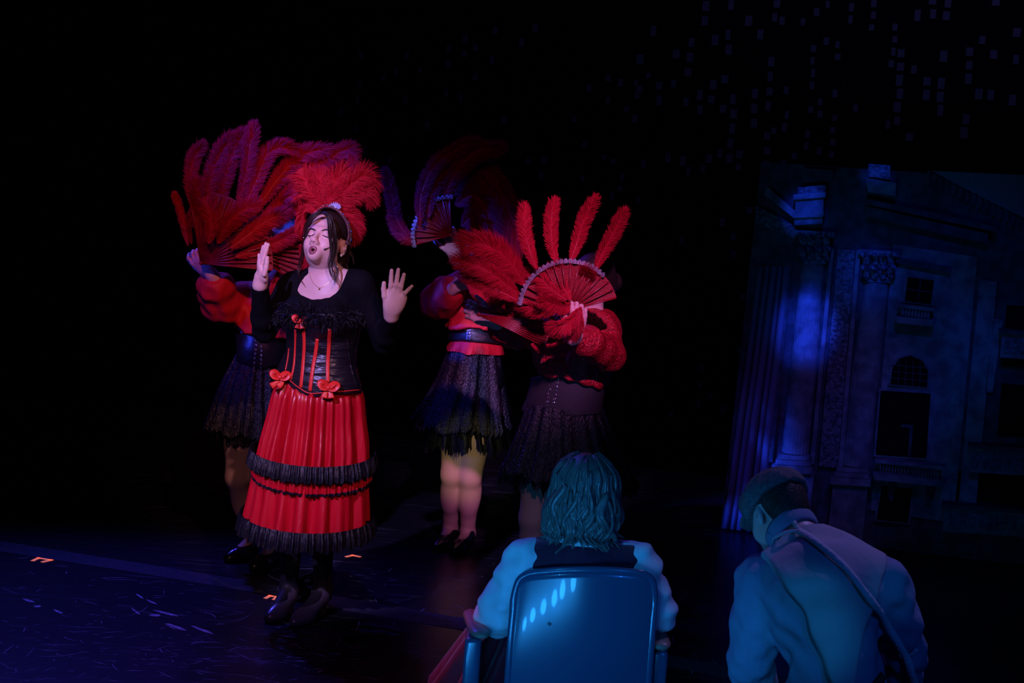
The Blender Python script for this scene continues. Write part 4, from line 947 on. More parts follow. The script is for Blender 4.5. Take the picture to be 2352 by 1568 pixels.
def fan(base_px, Y, label, leaf, sticks, lace, feathers, seed=0, m='feather_red', lacem=None, rim=1.0, grp='red ostrich feather fans', tilt=.0, dens=1.0):
    """leaf: (a0,a1,r_in,r_out) in image degrees (0=right, 90=up) and pixels round the pivot pixel"""
    pv = P(*base_px, Y); rt = root('feather_fan', pv, label, 'fan', grp)
    a0, a1, ri, ro = leaf; n = sticks*2+1; an = np.radians(np.linspace(a0, a1, n)); s = Y/F; VV = []
    at = lambda r_, t, dz=0.: P(base_px[0]+r_*math.cos(t), base_px[1]-r_*math.sin(t), Y+dz+tilt*r_*s)
    rr = np.linspace(ri, ro, 8)
    for i, t in enumerate(an):
        for r_ in rr: VV.append(at(r_, t, (.010 if i % 2 else -.010)*r_/ro))
    V = np.array(VV); Q = np.array([[i*8+j, i*8+j+1, (i+1)*8+j+1, (i+1)*8+j] for i in range(n-1) for j in range(7)])
    lf = make('fan_leaf', V, Q, M['red_leaf'], rt, False)
    for i in range(0, n, 2):
        V, Q = sweep([at(0, an[i], .004), at(ro*.5, an[i], -.008), at(ro*.98, an[i], -.014)], [.0045, .0035, .002], .0015, 6, (0, -1, 0)); make('fan_stick', V, fixtri(Q), M['red_stick'], rt)
    V, Fc = ico(at(0, 0, -.01), .009, 2); make('rivet', V, Fc, M['red_stick'], rt)
    if lace:
        l0, l1, nl = lace; parts = []
        for t in np.radians(np.linspace(l0, l1, nl)):
            w = abs(math.radians(l1-l0))/nl*.52; uu = np.linspace(-1, 1, 13); VV = []
            for k, u in enumerate(uu):
                zz = .006*(-1)**k; bump = math.sqrt(max(0, 1-u*u))*(.75+.5*((k*7+int(t*50)) % 5)/5); VV += [at(ro*.945, t+w*u*.9, -.014+zz*.3), at(ro*(.965+.03*rim*bump), t+w*u, -.016+zz), at(ro*(.975+.075*rim*bump), t+w*u*1.05, -.018-zz)]
            parts.append((np.array(VV), [q_ for k in range(12) for q_ in ((3*k, 3*k+1, 3*k+4, 3*k+3), (3*k+1, 3*k+2, 3*k+5, 3*k+4))]))
        for Vv, Fv in parts: make('lace_scallop', Vv, Fv, lacem or M['lace'], rt, False)
    for i, f in enumerate(feathers):
        pts, w = f[0], f[1]; plume('feather', rt, pts, Y, w, M[f[2] if len(f) > 2 else m], seed*31+i, f[3] if len(f) > 3 else .35, dY=f[4] if len(f) > 4 else .01*(i % 4), dens=dens)
    return rt
LX = np.array([1., 0, 0]); UZ = np.array([0, 0, 1.]); AW = np.array([0, 1., 0])
# --- left dancer
B1 = G(580, 1298); Y1 = B1[1]
d1 = dancer(B1, 'dancer at left in red blouse and black lace skirt behind large raised feather fans',
    dict(pelvis=(592, 885, 0), waist=(600, 812, 0), chest=(615, 728, 0), neck=(648, 645, 0), head=(668, 552, 0), shL=(682, 690, -.02), shR=(562, 682, .04), elL=(700, 760, -.12), wrL=(640, 566, -.20), elR=(508, 694, -.10), wrR=(486, 630, -.24)),
    14, 42, 0, [((565, 905, .02), (545, 1095, -.02), G(580, 1275, .085), G(594, 1279), G(514, 1292)), ((622, 905, -.02), (605, 1100, -.04), G(625, 1292, .085), G(642, 1295), G(574, 1312))],
    {'L': [([(628, 552, -.24), (622, 532, -.27), (614, 524, -.30), (611, 530, -.325)], .0090), ([(622, 556, -.24), (612, 538, -.27), (603, 529, -.30), (599, 536, -.325)], .0090), ([(614, 560, -.24), (602, 545, -.27), (593, 536, -.30), (590, 541, -.325)], .0088), ([(606, 562, -.24), (594, 550, -.27), (585, 541, -.30), (580, 546, -.32)], .0080), ([(640, 570, -.20), (620, 560, -.235)], .022)], 'R': (LX*-.55+UZ*.55-AW*.3, AW*.8+LX*.4, 1, (.75, .85, .9, .9), .10, (.6, .5))},
    dict(poly=[(540, 764), (600, 772), (665, 770), (660, 842), (625, 842), (597, 850), (545, 832)], eyelets=[(590, 772, 584, 843, 8), (603, 776, 599, 845, 8)]),
    [(440, 600), (800, 600), (800, 760), (668, 776), (640, 776), (600, 764), (585, 770), (560, 768), (545, 750), (440, 760)],
    [([(545, 812, 652, 818, Y1, .95), (512, 880, 672, 888, Y1, .85), (490, 940, 690, 948, Y1, .85), (476, 984, 700, 990, Y1, .86)], 16, (.006, .020), .012, M['black_lace']),
     ([(520, 880, 665, 886, Y1+.04, .85), (495, 950, 690, 955, Y1+.05, .85), (478, 1000, 705, 1008, Y1+.08, .9)], 18, (.006, .024), .018, M['black_ruffle']),
     ([(505, 960, 672, 966, Y1+.02, .6), (500, 985, 676, 990, Y1+.02, .6)], 30, (.01, .018), .008, M['black_ruffle'])],
    M['red_blouse'], seed=1)
fan((462, 604), Y1-.36, 'left dancer\'s wide fan of tall red plumes held out at left', (-6, 100, 22, 165), 16, None,
    [([(432, 565), (420, 510), (410, 470), (402, 448)], 26), ([(455, 500), (440, 430), (444, 370), (462, 335)], 46), ([(475, 500), (480, 430), (502, 360), (528, 318)], 58), ([(510, 480), (515, 420), (540, 340), (556, 312)], 54),
     ([(545, 470), (566, 400), (574, 340), (582, 292)], 48), ([(560, 480), (588, 420), (615, 355), (650, 338), (672, 350)], 56), ([(590, 480), (640, 410), (690, 358), (745, 342)], 60), ([(620, 480), (690, 410), (745, 370), (795, 345), (808, 365)], 58),
     ([(600, 500), (650, 460), (700, 420), (730, 400)], 60), ([(480, 520), (462, 480), (455, 450), (450, 420)], 50),
     ([(500, 560), (520, 520), (550, 490), (580, 470)], 60, 'feather_red', .4, -.04), ([(480, 560), (485, 520), (480, 490), (470, 460)], 56, 'feather_red', .4, -.04), ([(530, 570), (570, 540), (610, 510), (650, 490)], 60, 'feather_red', .4, -.04), ([(540, 590), (590, 575), (640, 555), (680, 530)], 50, 'feather_red', .5, -.035),
     ([(640, 500), (680, 480), (720, 450), (760, 420)], 50), ([(440, 560), (430, 530), (440, 500), (452, 480)], 36)], 1, tilt=-.02)
fan((556, 566), Y1-.30, 'left dancer\'s second red fan covering her face', (-34, 16, 14, 140), 9, None,
    [([(690, 560), (700, 600), (690, 650), (672, 690)], 50, 'feather_red', .7), ([(680, 500), (700, 480), (720, 470), (735, 455)], 44), ([(660, 610), (665, 650), (655, 690), (640, 720)], 56, 'feather_red', .7), ([(640, 620), (630, 660), (625, 690), (618, 715)], 44, 'feather_red', .7), ([(640, 470), (660, 455), (690, 440), (705, 425)], 40)], 2, lacem=M['lace'])
p_ = d1[4](.077, -.008, -.038); V, Fc = joinf([ico(p_+[0, 0, -.008*k], .0035, 1) for k in range(4)]); make('earring', V, Fc, M['silver'], d1[0])
# --- middle dancer
B2 = G(1038, 1262); Y2 = B2[1]
d2 = dancer(B2, 'dancer in the middle lifting a dark plume fan with her blue lit hand', 
    dict(pelvis=(1088, 860, 0), waist=(1093, 792, 0), chest=(1098, 712, 0), neck=(1104, 630, 0), head=(1110, 562, 0), shL=(1152, 658, -.02), shR=(1050, 655, .03), elL=(1118, 652, -.26), wrL=(1045, 588, -.34), elR=(1006, 690, -.10), wrR=(1044, 660, -.24)),
    12, 15, 0, [((1060, 880, .02), (1038, 1090, -.0), G(1032, 1248, .08), G(1040, 1246), G(997, 1268)), ((1112, 880, -.02), (1080, 1095, -.03), G(1072, 1256, .08), G(1078, 1256), G(1038, 1277))],
    {'L': (LX*-.25+UZ*.9, AW*.7-LX*.5, 1, (.9, .6, .35, .3), .12, (.6, .7)), 'R': (LX*.55+UZ*.6, AW*.5+LX*.4, -1, (.5, .55, .6, .6), .06, (.4, .3))},
    dict(poly=[(1020, 750), (1150, 752), (1170, 790), (1115, 787), (1020, 780)], off=.018, eyelets=[(1074, 752, 1073, 784, 6), (1080, 752, 1079, 784, 6)]),
    [(940, 590), (1240, 590), (1240, 800), (1160, 760), (1095, 757), (1060, 756), (1020, 754), (1010, 750), (940, 780)],
    [([(1034, 796, 1150, 802, Y2, .95), (1000, 880, 1165, 888, Y2, .85), (965, 940, 1175, 950, Y2, .85), (948, 968, 1182, 985, Y2, .86)], 15, (.006, .022), .014, M['black_lace']),
     ([(1015, 850, 1160, 858, Y2+.04, .85), (980, 950, 1175, 970, Y2+.06, .85), (968, 995, 1190, 1050, Y2+.1, .9)], 18, (.006, .026), .02, M['black_ruffle']),
     ([(1038, 776, 1150, 780, Y2, .9), (1030, 792, 1156, 797, Y2, .95), (1026, 803, 1158, 809, Y2, .95)], 12, (.001, .010), .003, M['red_blouse']),
     ([(1008, 965, 1118, 968, Y2, .65), (1003, 990, 1122, 1000, Y2, .65)], 26, (.01, .018), .008, M['black_ruffle'])],
    M['red_blouse'], seed=2)
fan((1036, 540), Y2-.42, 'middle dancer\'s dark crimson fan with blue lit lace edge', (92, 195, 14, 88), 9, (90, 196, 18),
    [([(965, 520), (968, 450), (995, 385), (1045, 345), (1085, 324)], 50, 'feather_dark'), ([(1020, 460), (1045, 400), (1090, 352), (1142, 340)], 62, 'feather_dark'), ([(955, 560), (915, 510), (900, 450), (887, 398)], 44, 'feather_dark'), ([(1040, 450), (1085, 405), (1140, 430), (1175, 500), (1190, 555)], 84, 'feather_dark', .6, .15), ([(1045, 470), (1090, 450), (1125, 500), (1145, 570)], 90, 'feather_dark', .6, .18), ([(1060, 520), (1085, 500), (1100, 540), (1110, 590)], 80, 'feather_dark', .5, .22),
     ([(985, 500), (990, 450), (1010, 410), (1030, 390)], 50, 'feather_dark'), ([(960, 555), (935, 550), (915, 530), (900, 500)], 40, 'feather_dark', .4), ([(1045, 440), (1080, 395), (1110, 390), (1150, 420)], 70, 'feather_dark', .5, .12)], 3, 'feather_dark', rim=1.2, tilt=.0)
# --- right dancer
B3 = G(1228, 1432); Y3 = B3[1]
d3 = dancer(B3, 'dancer at right with glittering red sleeves hiding behind a pink red plume fan',
    dict(pelvis=(1290, 965, 0), waist=(1302, 892, 0), chest=(1322, 808, 0), neck=(1345, 722, 0), head=(1354, 664, .02), shL=(1386, 752, -.05), shR=(1268, 748, .06), elL=(1400, 814, -.20), wrL=(1318, 768, -.42), elR=(1200, 778, -.06), wrR=(1132, 738, -.22)),
    34, 48, -4, [((1258, 985, .03), (1222, 1190, .0), G(1212, 1418, .08), G(1224, 1422), G(1165, 1446)), ((1318, 985, -.03), (1268, 1195, -.03), G(1262, 1425, .08), G(1272, 1428), G(1212, 1452))],
    {'L': (UZ*.9+LX*.15, AW*.8-LX*.3, 1, (.8, .85, .9, .9), .08, (.5, .6)), 'R': (LX*-.8+UZ*.35, AW*.8-UZ*.2, -1, (.8, .85, .9, .9), .08, (.6, .4))},
    dict(poly=[(1190, 868), (1300, 860), (1400, 888), (1385, 950), (1300, 958), (1240, 956), (1195, 945)], eyelets=[(1268, 866, 1254, 950, 10), (1282, 870, 1268, 952, 10)], mat=M['black_elastic']),
    [(1080, 640), (1480, 640), (1480, 840), (1402, 880), (1380, 894), (1330, 882), (1290, 866), (1255, 868), (1238, 860), (1220, 800), (1080, 800)],
    [([(1214, 925, 1384, 932, Y3, .92), (1190, 990, 1410, 1000, Y3, .84), (1172, 1040, 1434, 1052, Y3, .85), (1156, 1076, 1448, 1092, Y3, .86)], 16, (.006, .024), .012, M['black_lace']),
     ([(1200, 990, 1405, 1000, Y3+.04, .85), (1170, 1060, 1440, 1075, Y3+.05, .86), (1152, 1090, 1462, 1125, Y3+.08, .9)], 18, (.006, .028), .018, M['black_ruffle']),
     ([(1195, 1050, 1330, 1054, Y3, .7), (1190, 1080, 1336, 1086, Y3, .7)], 26, (.01, .02), .008, M['black_ruffle'])],
    M['red_lace'], sc=1.0, sleeve_thick=1.2, seed=3)
fan((1306, 712), Y3-.40, 'right dancer\'s pink red plume fan with white lace scallops', (14, 172, 14, 114), 15, (46, 172, 25),
    [([(1232, 618), (1215, 570), (1205, 525), (1204, 478)], 46), ([(1278, 604), (1268, 560), (1266, 510), (1272, 466)], 44), ([(1310, 602), (1326, 555), (1342, 505), (1364, 460)], 46), ([(1366, 622), (1388, 575), (1412, 530), (1432, 488)], 46),
     ([(1206, 655), (1175, 610), (1135, 572), (1078, 556)], 88, 'feather_red', .3), ([(1195, 680), (1150, 645), (1105, 615), (1058, 598)], 66, 'feather_red', .4), ([(1190, 690), (1140, 665), (1095, 640), (1070, 628)], 56, 'feather_red', .5),
     ([(1300, 690), (1260, 660), (1240, 640), (1225, 628)], 56, 'feather_red', .3, -.03), ([(1310, 690), (1290, 650), (1285, 630), (1280, 615)], 56, 'feather_red', .3, -.03), ([(1320, 690), (1335, 655), (1345, 635), (1352, 622)], 56, 'feather_red', .3, -.03),
     ([(1330, 700), (1300, 705), (1275, 700), (1250, 690)], 52, 'feather_red', .6, -.05), ([(1335, 705), (1320, 730), (1300, 745), (1275, 750)], 60, 'feather_red', .6, -.04), ([(1330, 710), (1330, 740), (1322, 760), (1312, 775)], 44, 'feather_red', .6, -.05), ([(1280, 715), (1250, 715), (1225, 710), (1200, 700)], 50, 'feather_red', .5, -.03)], 4)
fan((1100, 722), Y3-.30, 'right dancer\'s lower closed fan of glossy red held across', (-26, -6, 20, 168), 9, None,
    [([(1240, 730), (1205, 700), (1170, 680), (1130, 670)], 60, 'feather_red', .6, .05), ([(1260, 745), (1220, 740), (1180, 730), (1150, 720)], 56, 'feather_red', .6, .02), ([(1220, 790), (1250, 800), (1280, 800), (1305, 795)], 46, 'feather_red', .6, .0)], 5)
# ---------------------------------------------------------------- auditorium seat and its sitter
YC = 5.2
M['chair_metal'] = mat('blue_grey_enamel', (.035, .09, .17), .24, .7, bump=(2.2, .12), coat=.25)
M['chair_rim'] = mat('steel_rim', (.22, .26, .30), .28, .5, .7)
M['wood'] = mat('varnished_wood', (.36, .20, .15), .4, .5, bump=(40, .2, (1, .1, 1)), var=(18, (.26, .13, .10), (1, .1, 1)))
M['maroon_seat'] = mat('maroon_upholstery', (.10, .012, .02), .75, .3, sheen=.3)
M['maroon_velvet'] = mat('maroon_velvet', (.10, .006, .030), .75, .25, sheen=.5, bump=(60, .3))
M['white_cotton'] = mat('white_cotton', (.75, .76, .80), .75, .25, bump=(14, .4, (1, 1, .6), .015))
M['red_velvet'] = mat('red_velvet_skirt', (.38, .006, .03), .6, .3, sheen=.4, bump=(20, .4, (1, 1, .3), .02))
cq = lambda x, y, dy=0.: P(x, y, YC+dy)
chair = root('theatre_seat', G(1335, 1900), 'blue lit metal backed theatre seat with wooden armrests in the foreground', 'chair')
cb = cq(1340, 1300); chair.location = (float(cb[0]), YC+.2, 0); 
# back shell: rounded sheet, gently curved, standing between the traced corners
def shell(inset, depth, thick, name, m, ytop=1296, parent=None):
    pts = []; L, R_, T, B = 1172+inset, 1522-inset, ytop+inset, 1680
    for u in np.linspace(0, 1, 41):
        x = L+(R_-L)*u; e = abs(2*u-1); rad = 46-inset*.5; dxe = min(x-L, R_-x); drop_ = 0 if dxe > rad else rad-math.sqrt(max(0, rad*rad-(rad-dxe)**2))
        col_ = []
        for v in np.linspace(0, 1, 22):
            yt = T+drop_+12*e*e; y = yt+(B-yt)*v; xx = x-(y-T)*.075+(1340-x)*-.02*0
            col_.append(cq(xx, y+(x-1340)*.0, depth+.035*e*e-.02*math.sin(v*2.6)+.05*v*0))
        pts.append(col_)
    A = np.array(pts); n, m_ = A.shape[:2]; Bk = A+np.array([0, thick, 0]); V = np.vstack([A.reshape(-1, 3), Bk.reshape(-1, 3)]); Fc = []; o = n*m_
    for i in range(n-1):
        for j in range(m_-1):
            a_, b_, c_, d_ = i*m_+j, (i+1)*m_+j, (i+1)*m_+j+1, i*m_+j+1; Fc += [(a_, d_, c_, b_), (a_+o, b_+o, c_+o, d_+o)]
    bd = [i*m_ for i in range(n)]+[(n-1)*m_+j for j in range(1, m_)]+[i*m_+m_-1 for i in range(n-2, -1, -1)]+[j for j in range(m_-2, 0, -1)]
    for a_, b_ in zip(bd, bd[1:]+bd[:1]): Fc.append((a_, b_, b_+o, a_+o))
    return make(name, V, Fc, m, parent or chair), A
bk, A_ = shell(14, 0, .012, 'back_panel', M['chair_metal'])
edge = np.vstack([A_[0][::-1], A_[:, 0], A_[-1]]); idx_ = [0]+[i for i in range(1, len(edge)) if np.linalg.norm(edge[i]-edge[i-1]) > 1e-5]
rimp = spline(edge[idx_][::2], 120)+np.array([0, .006, 0]); V, Q = sweep(rimp, .013, .011, 10, (0, -1, 0)); make('back_rim', V, fixtri(Q), M['chair_metal'], chair)
shell(24, .02, .05, 'back_cushion', M['maroon_seat'])
p_, _ = hit(bvh_of((np.array([v.co for v in bk.data.vertices])+np.array(chair.location), [tuple(f.vertices) for f in bk.data.polygons])), 1262, 1432, .0, cq(1262, 1432)); V, Fc = ico(p_, .006, 2); make('bolt', V, Fc, M['chair_rim'], chair)
sc_ = cq(1340, 1560); sx = sc_[0]
V, Fc = rbox_np((sx-.02, YC+.28, .43), (.42, .44, .09), .03); make('seat', V, Fc, M['maroon_seat'], chair)
for xs, nm in ((1105, -1), (1520, 1)):
    if nm < 0: a_, b_ = cq(1108, 1452, .04), cq(1080, 1408, .30)
    else: a_, b_ = cq(1520, 1478, .04), cq(1498, 1436, .30)
    z = (a_[2]+b_[2])/2; a_[2] = b_[2] = z
    q_ = spline([a_-np.array([0, .02, 0]), a_*.5+b_*.5, b_], 12); V, Q = sweep(q_, np.array([.016, .030, .034, .035, .035, .035, .034, .033, .032, .031, .028, .014]), np.array([.008]+[.014]*10+[.008]), 12, (0, 0, 1)); make('armrest', V, fixtri(Q), M['wood'], chair)
    c_ = (a_+b_)/2; V, Fc = rbox_np((c_[0]+.004*nm, c_[1]+.02, z/2-.01), (.052, .27, z-.02), .015); make('side_panel', V, Fc, M['chair_metal'], chair)
V, Fc = rbox_np((sx-.02, YC+.25, .20), (.36, .05, .36), .01); make('pedestal', V, Fc, M['chair_metal'], chair)
# sitter
sit = root('person', (float(cb[0]), YC+.3, 0), 'seated person seen from behind with wavy bobbed hair and maroon vest', 'person')
BK = np.array([-.12, .99, 0])
JS = dict(pelvis=np.array([cb[0]-.015, YC+.20, .56]), waist=cq(1338, 1470, .16), chest=cq(1338, 1352, .13), neck=cq(1338, 1252, .12), head=cq(1342, 1142, .14), shL=cq(1208, 1292, .12), shR=cq(1462, 1296, .14))
elS, wrS = cq(1152, 1400, .14), cq(1128, 1418, .34); elS2, wrS2 = cq(1498, 1400, .16), cq(1488, 1425, .36)
HS = head_frame(math.radians(186), 0)
b = Field(); torso_prims(b, JS, BK, .92); arm_prims(b, JS['shL'], elS, wrS, .95); arm_prims(b, JS['shR'], elS2, wrS2, .95)
knS = [JS['pelvis']+np.array([-.12, .40, -.03]), JS['pelvis']+np.array([.08, .42, -.03])]; anS = [k+np.array([-.02, .06, -.44]) for k in knS]
for k_, an_, dx in zip(knS, anS, (-.08, .08)): leg_prims(b, JS['pelvis']+np.array([dx, .04, -.03]), k_, an_, BK); b.cone(an_, an_+np.array([-.02, .14, -.06]), .032, .024)
neckp(b, JS, HS); Vs1 = b.mesh(.007, smooth=2)
h = Field(); head_prims(h, JS['head'], HS, .96); Vs2 = h.mesh(.0045)
hs1, hs2 = Field(), Field(); hand_prims(hs1, wrS, (-.05, .9, -.1), (0, .1, -1), -1, (.3,)*4); hand_prims(hs2, wrS2, (.0, .9, -.1), (0, .1, -1), 1, (.3,)*4)
V, Fc = join([Vs1, Vs2, hs1.mesh(.004), hs2.mesh(.004)]); make('body', V, Fc, M['skin'], sit)
sf = Field(); 
for s0, e, w_ in ((JS['shL'], elS, wrS), (JS['shR'], elS2, wrS2)):
    sf.cone(s0, e, .066, .068, .03); sf.ell(e*.7+w_*.3+np.array([0, 0, -.012]), (.066, .08, .060), None, .03); sf.cone(e, w_, .062, .034, .03)
torso_prims(sf, JS, BK, .95)
V, Q = sf.mesh(.007, .005, chainpost(plane(JS['neck']+np.array([0, 0, .02]), (0, 0, 1)), wrinkle(.007, (75, 55, 65), 4))); make('white_shirt', V, Q, M['white_cotton'], sit)
vf = Field(); torso_prims(vf, JS, BK, .97)
V, Q = vf.mesh(.007, .017, chainpost(plane(JS['shL']*1.0+JS['neck']*.0, JS['shL']-JS['neck']+np.array([0, 0, .02])), plane(JS['shR']*1.0+JS['neck']*.0, JS['shR']-JS['neck']+np.array([0, 0, .02])), plane(JS['neck']+np.array([0, 0, .015]), (0, 0, 1)))); make('maroon_vest', V, Q, M['maroon_velvet'], sit)
cf = Field(); tt = np.linspace(0, 2*math.pi, 21); V, Q = sweep([JS['neck']+np.array([.078*math.cos(t), .070*math.sin(t), .022+.012*math.sin(t)]) for t in tt], .010, .030, 8, np.array([[math.cos(t), math.sin(t), 0] for t in tt])[:, ::1]*0+np.array([0, 0, 1.]), caps=False)
make('shirt_collar', V, Q, M['white_cotton'], sit)
# wavy bob
HSm = lambda x, y, z: JS['head']+HS@np.array([x, y, z])
hf = Field(); hf.ell(HSm(0, -.02, .052), (.088, .100, .092), HS, .03); hf.ell(HSm(0, -.052, -.045), (.094, .062, .075), HS, .04)
def fcs(Q_, D_):
    x, y, z = ((Q_-JS['head'])@HS).T; return np.maximum(D_, -np.maximum(np.maximum(.03-y, np.abs(x)-.058), z-.10))
V, Q = hf.mesh(.005, post=fcs); hs = make('hair', V, Q, M['hair_light'], sit)
rs = np.random.RandomState(21)
for i in range(96):
    th_ = rs.uniform(-2.35, 2.35); x0 = math.sin(th_); y0 = -math.cos(th_); w = rs.uniform(.9, 1.06); zz = rs.uniform(.06, .145) if i % 4 else rs.uniform(-.03, .05); amp_ = rs.uniform(.010, .028)
    rr = lambda z: .095 if z > .05 else .095+.016*min(1, (.05-z)/.12)-.03*max(0, (-.10-z)/.05)
    zs = np.linspace(zz, rs.uniform(-.135, -.095), 8); pts = []
    for k, z in enumerate(zs):
        r_ = (rr(z)+.007*math.sin(k*1.9+i*.7)*(k/7))*w if z < .09 else .095*w*math.sqrt(max(.08, 1-((z-.05)/.098)**2)); t2 = th_+amp_*6*math.sin(k*1.25+i)*(k/7)
        pts.append(HSm(r_*math.sin(t2)*.96, -.02-r_*math.cos(t2)*1.0, z+(0 if k < 7 else .006)))
    V, Fc = lock(pts, .0056, 5, .0050, i, 18, .55, .25); make('hair_lock', V, Fc, M['hair_light'], hs)
for i in range(26):
    th_ = -2.2+4.4*i/25+rs.normal(0, .05); pts = []; s_ = rs.choice([-1, 1]); z0 = rs.uniform(-.01, .05)
    for k, z in enumerate(np.linspace(z0, rs.uniform(-.150, -.115), 8)):
        r_ = .100+.012*min(1, (z0-z)/.08)+(.010*math.sin(k*1.6+i))*(k/7)+(.016 if k == 7 else 0)-.010*(k == 6); t2 = th_+s_*.16*math.sin(k*.95+i*.3)
        pts.append(HSm(r_*math.sin(t2)*.97, -.024-r_*math.cos(t2), z))
    V, Fc = lock(pts, .0105, 4, .0050, 200+i, 20, .6, .15); make('hair_lock', V, Fc, M['hair_light'], hs)
# red skirt falling from the lap down the left side of the seat
hp = JS['pelvis']; rows, nth = 22, 120; VV = []
for r_ in range(rows):
    v = r_/(rows-1); ax_, ay_ = .17+.16*v, .15+.14*v
    lx = np.interp(v, [0, .3, .6, 1], [1142, 1100, 1050, 985]); ly = np.interp(v, [0, .3, .6, 1], [1352, 1415, 1492, 1600]); e_ = cq(lx, ly, .42)
    c_ = np.array([e_[0]+ax_, e_[1]+.08*v, e_[2] if v < 1 else .02])
    for k in range(nth):
        t = 2*math.pi*k/nth; pl = 1+.11*v*math.cos(15*t+1.5*math.sin(3*t)); VV.append(c_+np.array([ax_*pl*math.cos(t), ay_*pl*math.sin(t), 0]))
V = np.array(VV); V[:, 2] = np.maximum(V[:, 2], .01); i = np.arange(rows-1)[:, None]*nth; j = np.arange(nth)[None]; Q = np.stack([i+j, i+nth+j, i+nth+(j+1) % nth, i+(j+1) % nth], -1).reshape(-1, 4)
keep = ~((V[Q][:, :, 0].mean(1) > hp[0]-.16) & (V[Q][:, :, 1].mean(1) < hp[1]+.18)); make('red_skirt', V, Q[keep], M['red_velvet'], sit)
# ---------------------------------------------------------------- man in the flat cap
YM = 4.95
M['tweed'] = mat('grey_tweed', (.16, .16, .17), .85, .2, bump=(220, .4), var=(120, (.10, .10, .11)))
M['waistcoat'] = mat('pale_linen_vest', (.42, .42, .46), .8, .2, bump=(12, .5, (1, 1, .6), .02), var=(3, (.36, .36, .40)))
M['blue_shirt'] = mat('blue_work_shirt', (.20, .26, .38), .8, .2, bump=(16, .5, (1, 1, .7), .02))
M['rope'] = mat('pale_cotton_strap', (.55, .56, .6), .8, .2, bump=(90, .5))
M['trousers'] = mat('dark_trousers', (.03, .03, .035), .85, .2)
mq = lambda x, y, dy=0.: P(x, y, YM+dy)
man = root('person', (float(mq(1900, 1500)[0]), YM+.1, 0), 'man in flat cap and pale vest bent forward, seen from behind', 'person')
FM = nrm((-.35, .93, 0))
JM = dict(pelvis=mq(1925, 1640, -.02), waist=mq(1920, 1545, .0), chest=mq(1895, 1405, .08), neck=mq(1838, 1240, .20), head=mq(1790, 1188, .30), shL=mq(1752, 1335, .14), shR=mq(2030, 1345, .12))
elM, wrM = mq(1722, 1515, .16), mq(1750, 1640, .34); elM2, wrM2 = mq(2078, 1500, .16), mq(2050, 1620, .34)
HM = head_frame(math.radians(180-28), math.radians(-24), math.radians(0))
HM = head_frame(math.radians(156), math.radians(-36))
b = Field(); torso_prims(b, JM, FM, 1.02, False); arm_prims(b, JM['shL'], elM, wrM, 1.1); arm_prims(b, JM['shR'], elM2, wrM2, 1.1)
for dx in (-.10, .10):
    hp_ = JM['pelvis']+np.array([dx, 0, -.04]); kn_ = np.array([hp_[0]+dx*.4-.05, hp_[1]+.16, .07]); an_ = np.array([kn_[0]+.05, kn_[1]-.36, .05]); leg_prims(b, hp_, kn_, an_, FM, 1.05); b.cone(an_, an_+np.array([.03, -.14, -.005]), .034, .028)
b.cone(JM['neck'], JM['head']+HM@np.array([0, -.01, -.05]), .062, .056, .03)
parts = [b.mesh(.007, smooth=2)]; h = Field(); head_prims(h, JM['head'], HM, 1.02); h.cone(JM['neck'], JM['head']+HM@np.array([0, -.01, -.05]), .062, .056, .03); parts.append(h.mesh(.0035))
for w_, e_, sd in ((wrM, elM, -1), (wrM2, elM2, 1)):
    f = Field(); hand_prims(f, w_, nrm(w_-e_), (0, -.3, -1), sd, (.5,)*4); parts.append(f.mesh(.004))
V, Fc = join(parts); make('body', V, Fc, M['skin'], man)
HMm = lambda x, y, z: JM['head']+HM@np.array([x, y, z])
hf = Field(); hf.ell(HMm(0, -.022, .050), (.080, .097, .084), HM, .02); hf.ell(HMm(0, -.07, -.005), (.062, .04, .05), HM, .03)
def fcm(Q_, D_):
    x, y, z = ((Q_-JM['head'])@HM).T; return np.maximum(np.maximum(D_, -np.maximum(np.maximum(.03-y, np.abs(x)-.06), z-.1)), -np.maximum(np.abs(y+.004)-.028, z-.036))
V, Q = hf.mesh(.0045, post=fcm); make('short_hair', V, Q, mat('brown_hair', (.05, .03, .022), .5, .4, bump=(200, .8, (1, 1, .3), .006)), man)
cp = Field(); cp.ell(HMm(0, -.012, .066), (.091, .112, .080), HM, .03); cp.ell(HMm(0, .04, .062), (.084, .082, .058), HM, .04)
V, Q = cp.mesh(.005, .004, chainpost(plane(HMm(0, 0, .036), HM@np.array([0, -.30, -1.])), wrinkle(.003, (60, 60, 40), 8))); cap = make('flat_cap', V, Q, M['tweed'], man)
bf = Field(); bf.ell(HMm(0, .108, .040), (.072, .055, .007), HM@np.array([[1, 0, 0], [0, .93, -.36], [0, .36, .93]]).T, .01); V, Q = bf.mesh(.004); make('cap_peak', V, Q, M['tweed'], cap)
sf = Field(); torso_prims(sf, JM, FM, 1.07, False); arm_prims(sf, JM['shL'], elM, wrM, 1.1, 1.42); arm_prims(sf, JM['shR'], elM2, wrM2, 1.1, 1.42)
def cuffm(Q_, D_):
    for w_, e_ in ((wrM, elM), (wrM2, elM2)):
        n_ = nrm(w_-e_); D_ = np.maximum(D_, -np.maximum(-((Q_-(e_*.55+w_*.45))@n_), np.linalg.norm(Q_-w_, axis=1)-.22))
    return D_
V, Q = sf.mesh(.007, .006, chainpost(plane(JM['neck']+np.array([-.02, .02, .02]), JM['head']-JM['neck']), cuffm, wrinkle(.007, (40, 30, 55), 6))); Vsh, Qsh = V, Q; make('work_shirt', V, Q, M['blue_shirt'], man)
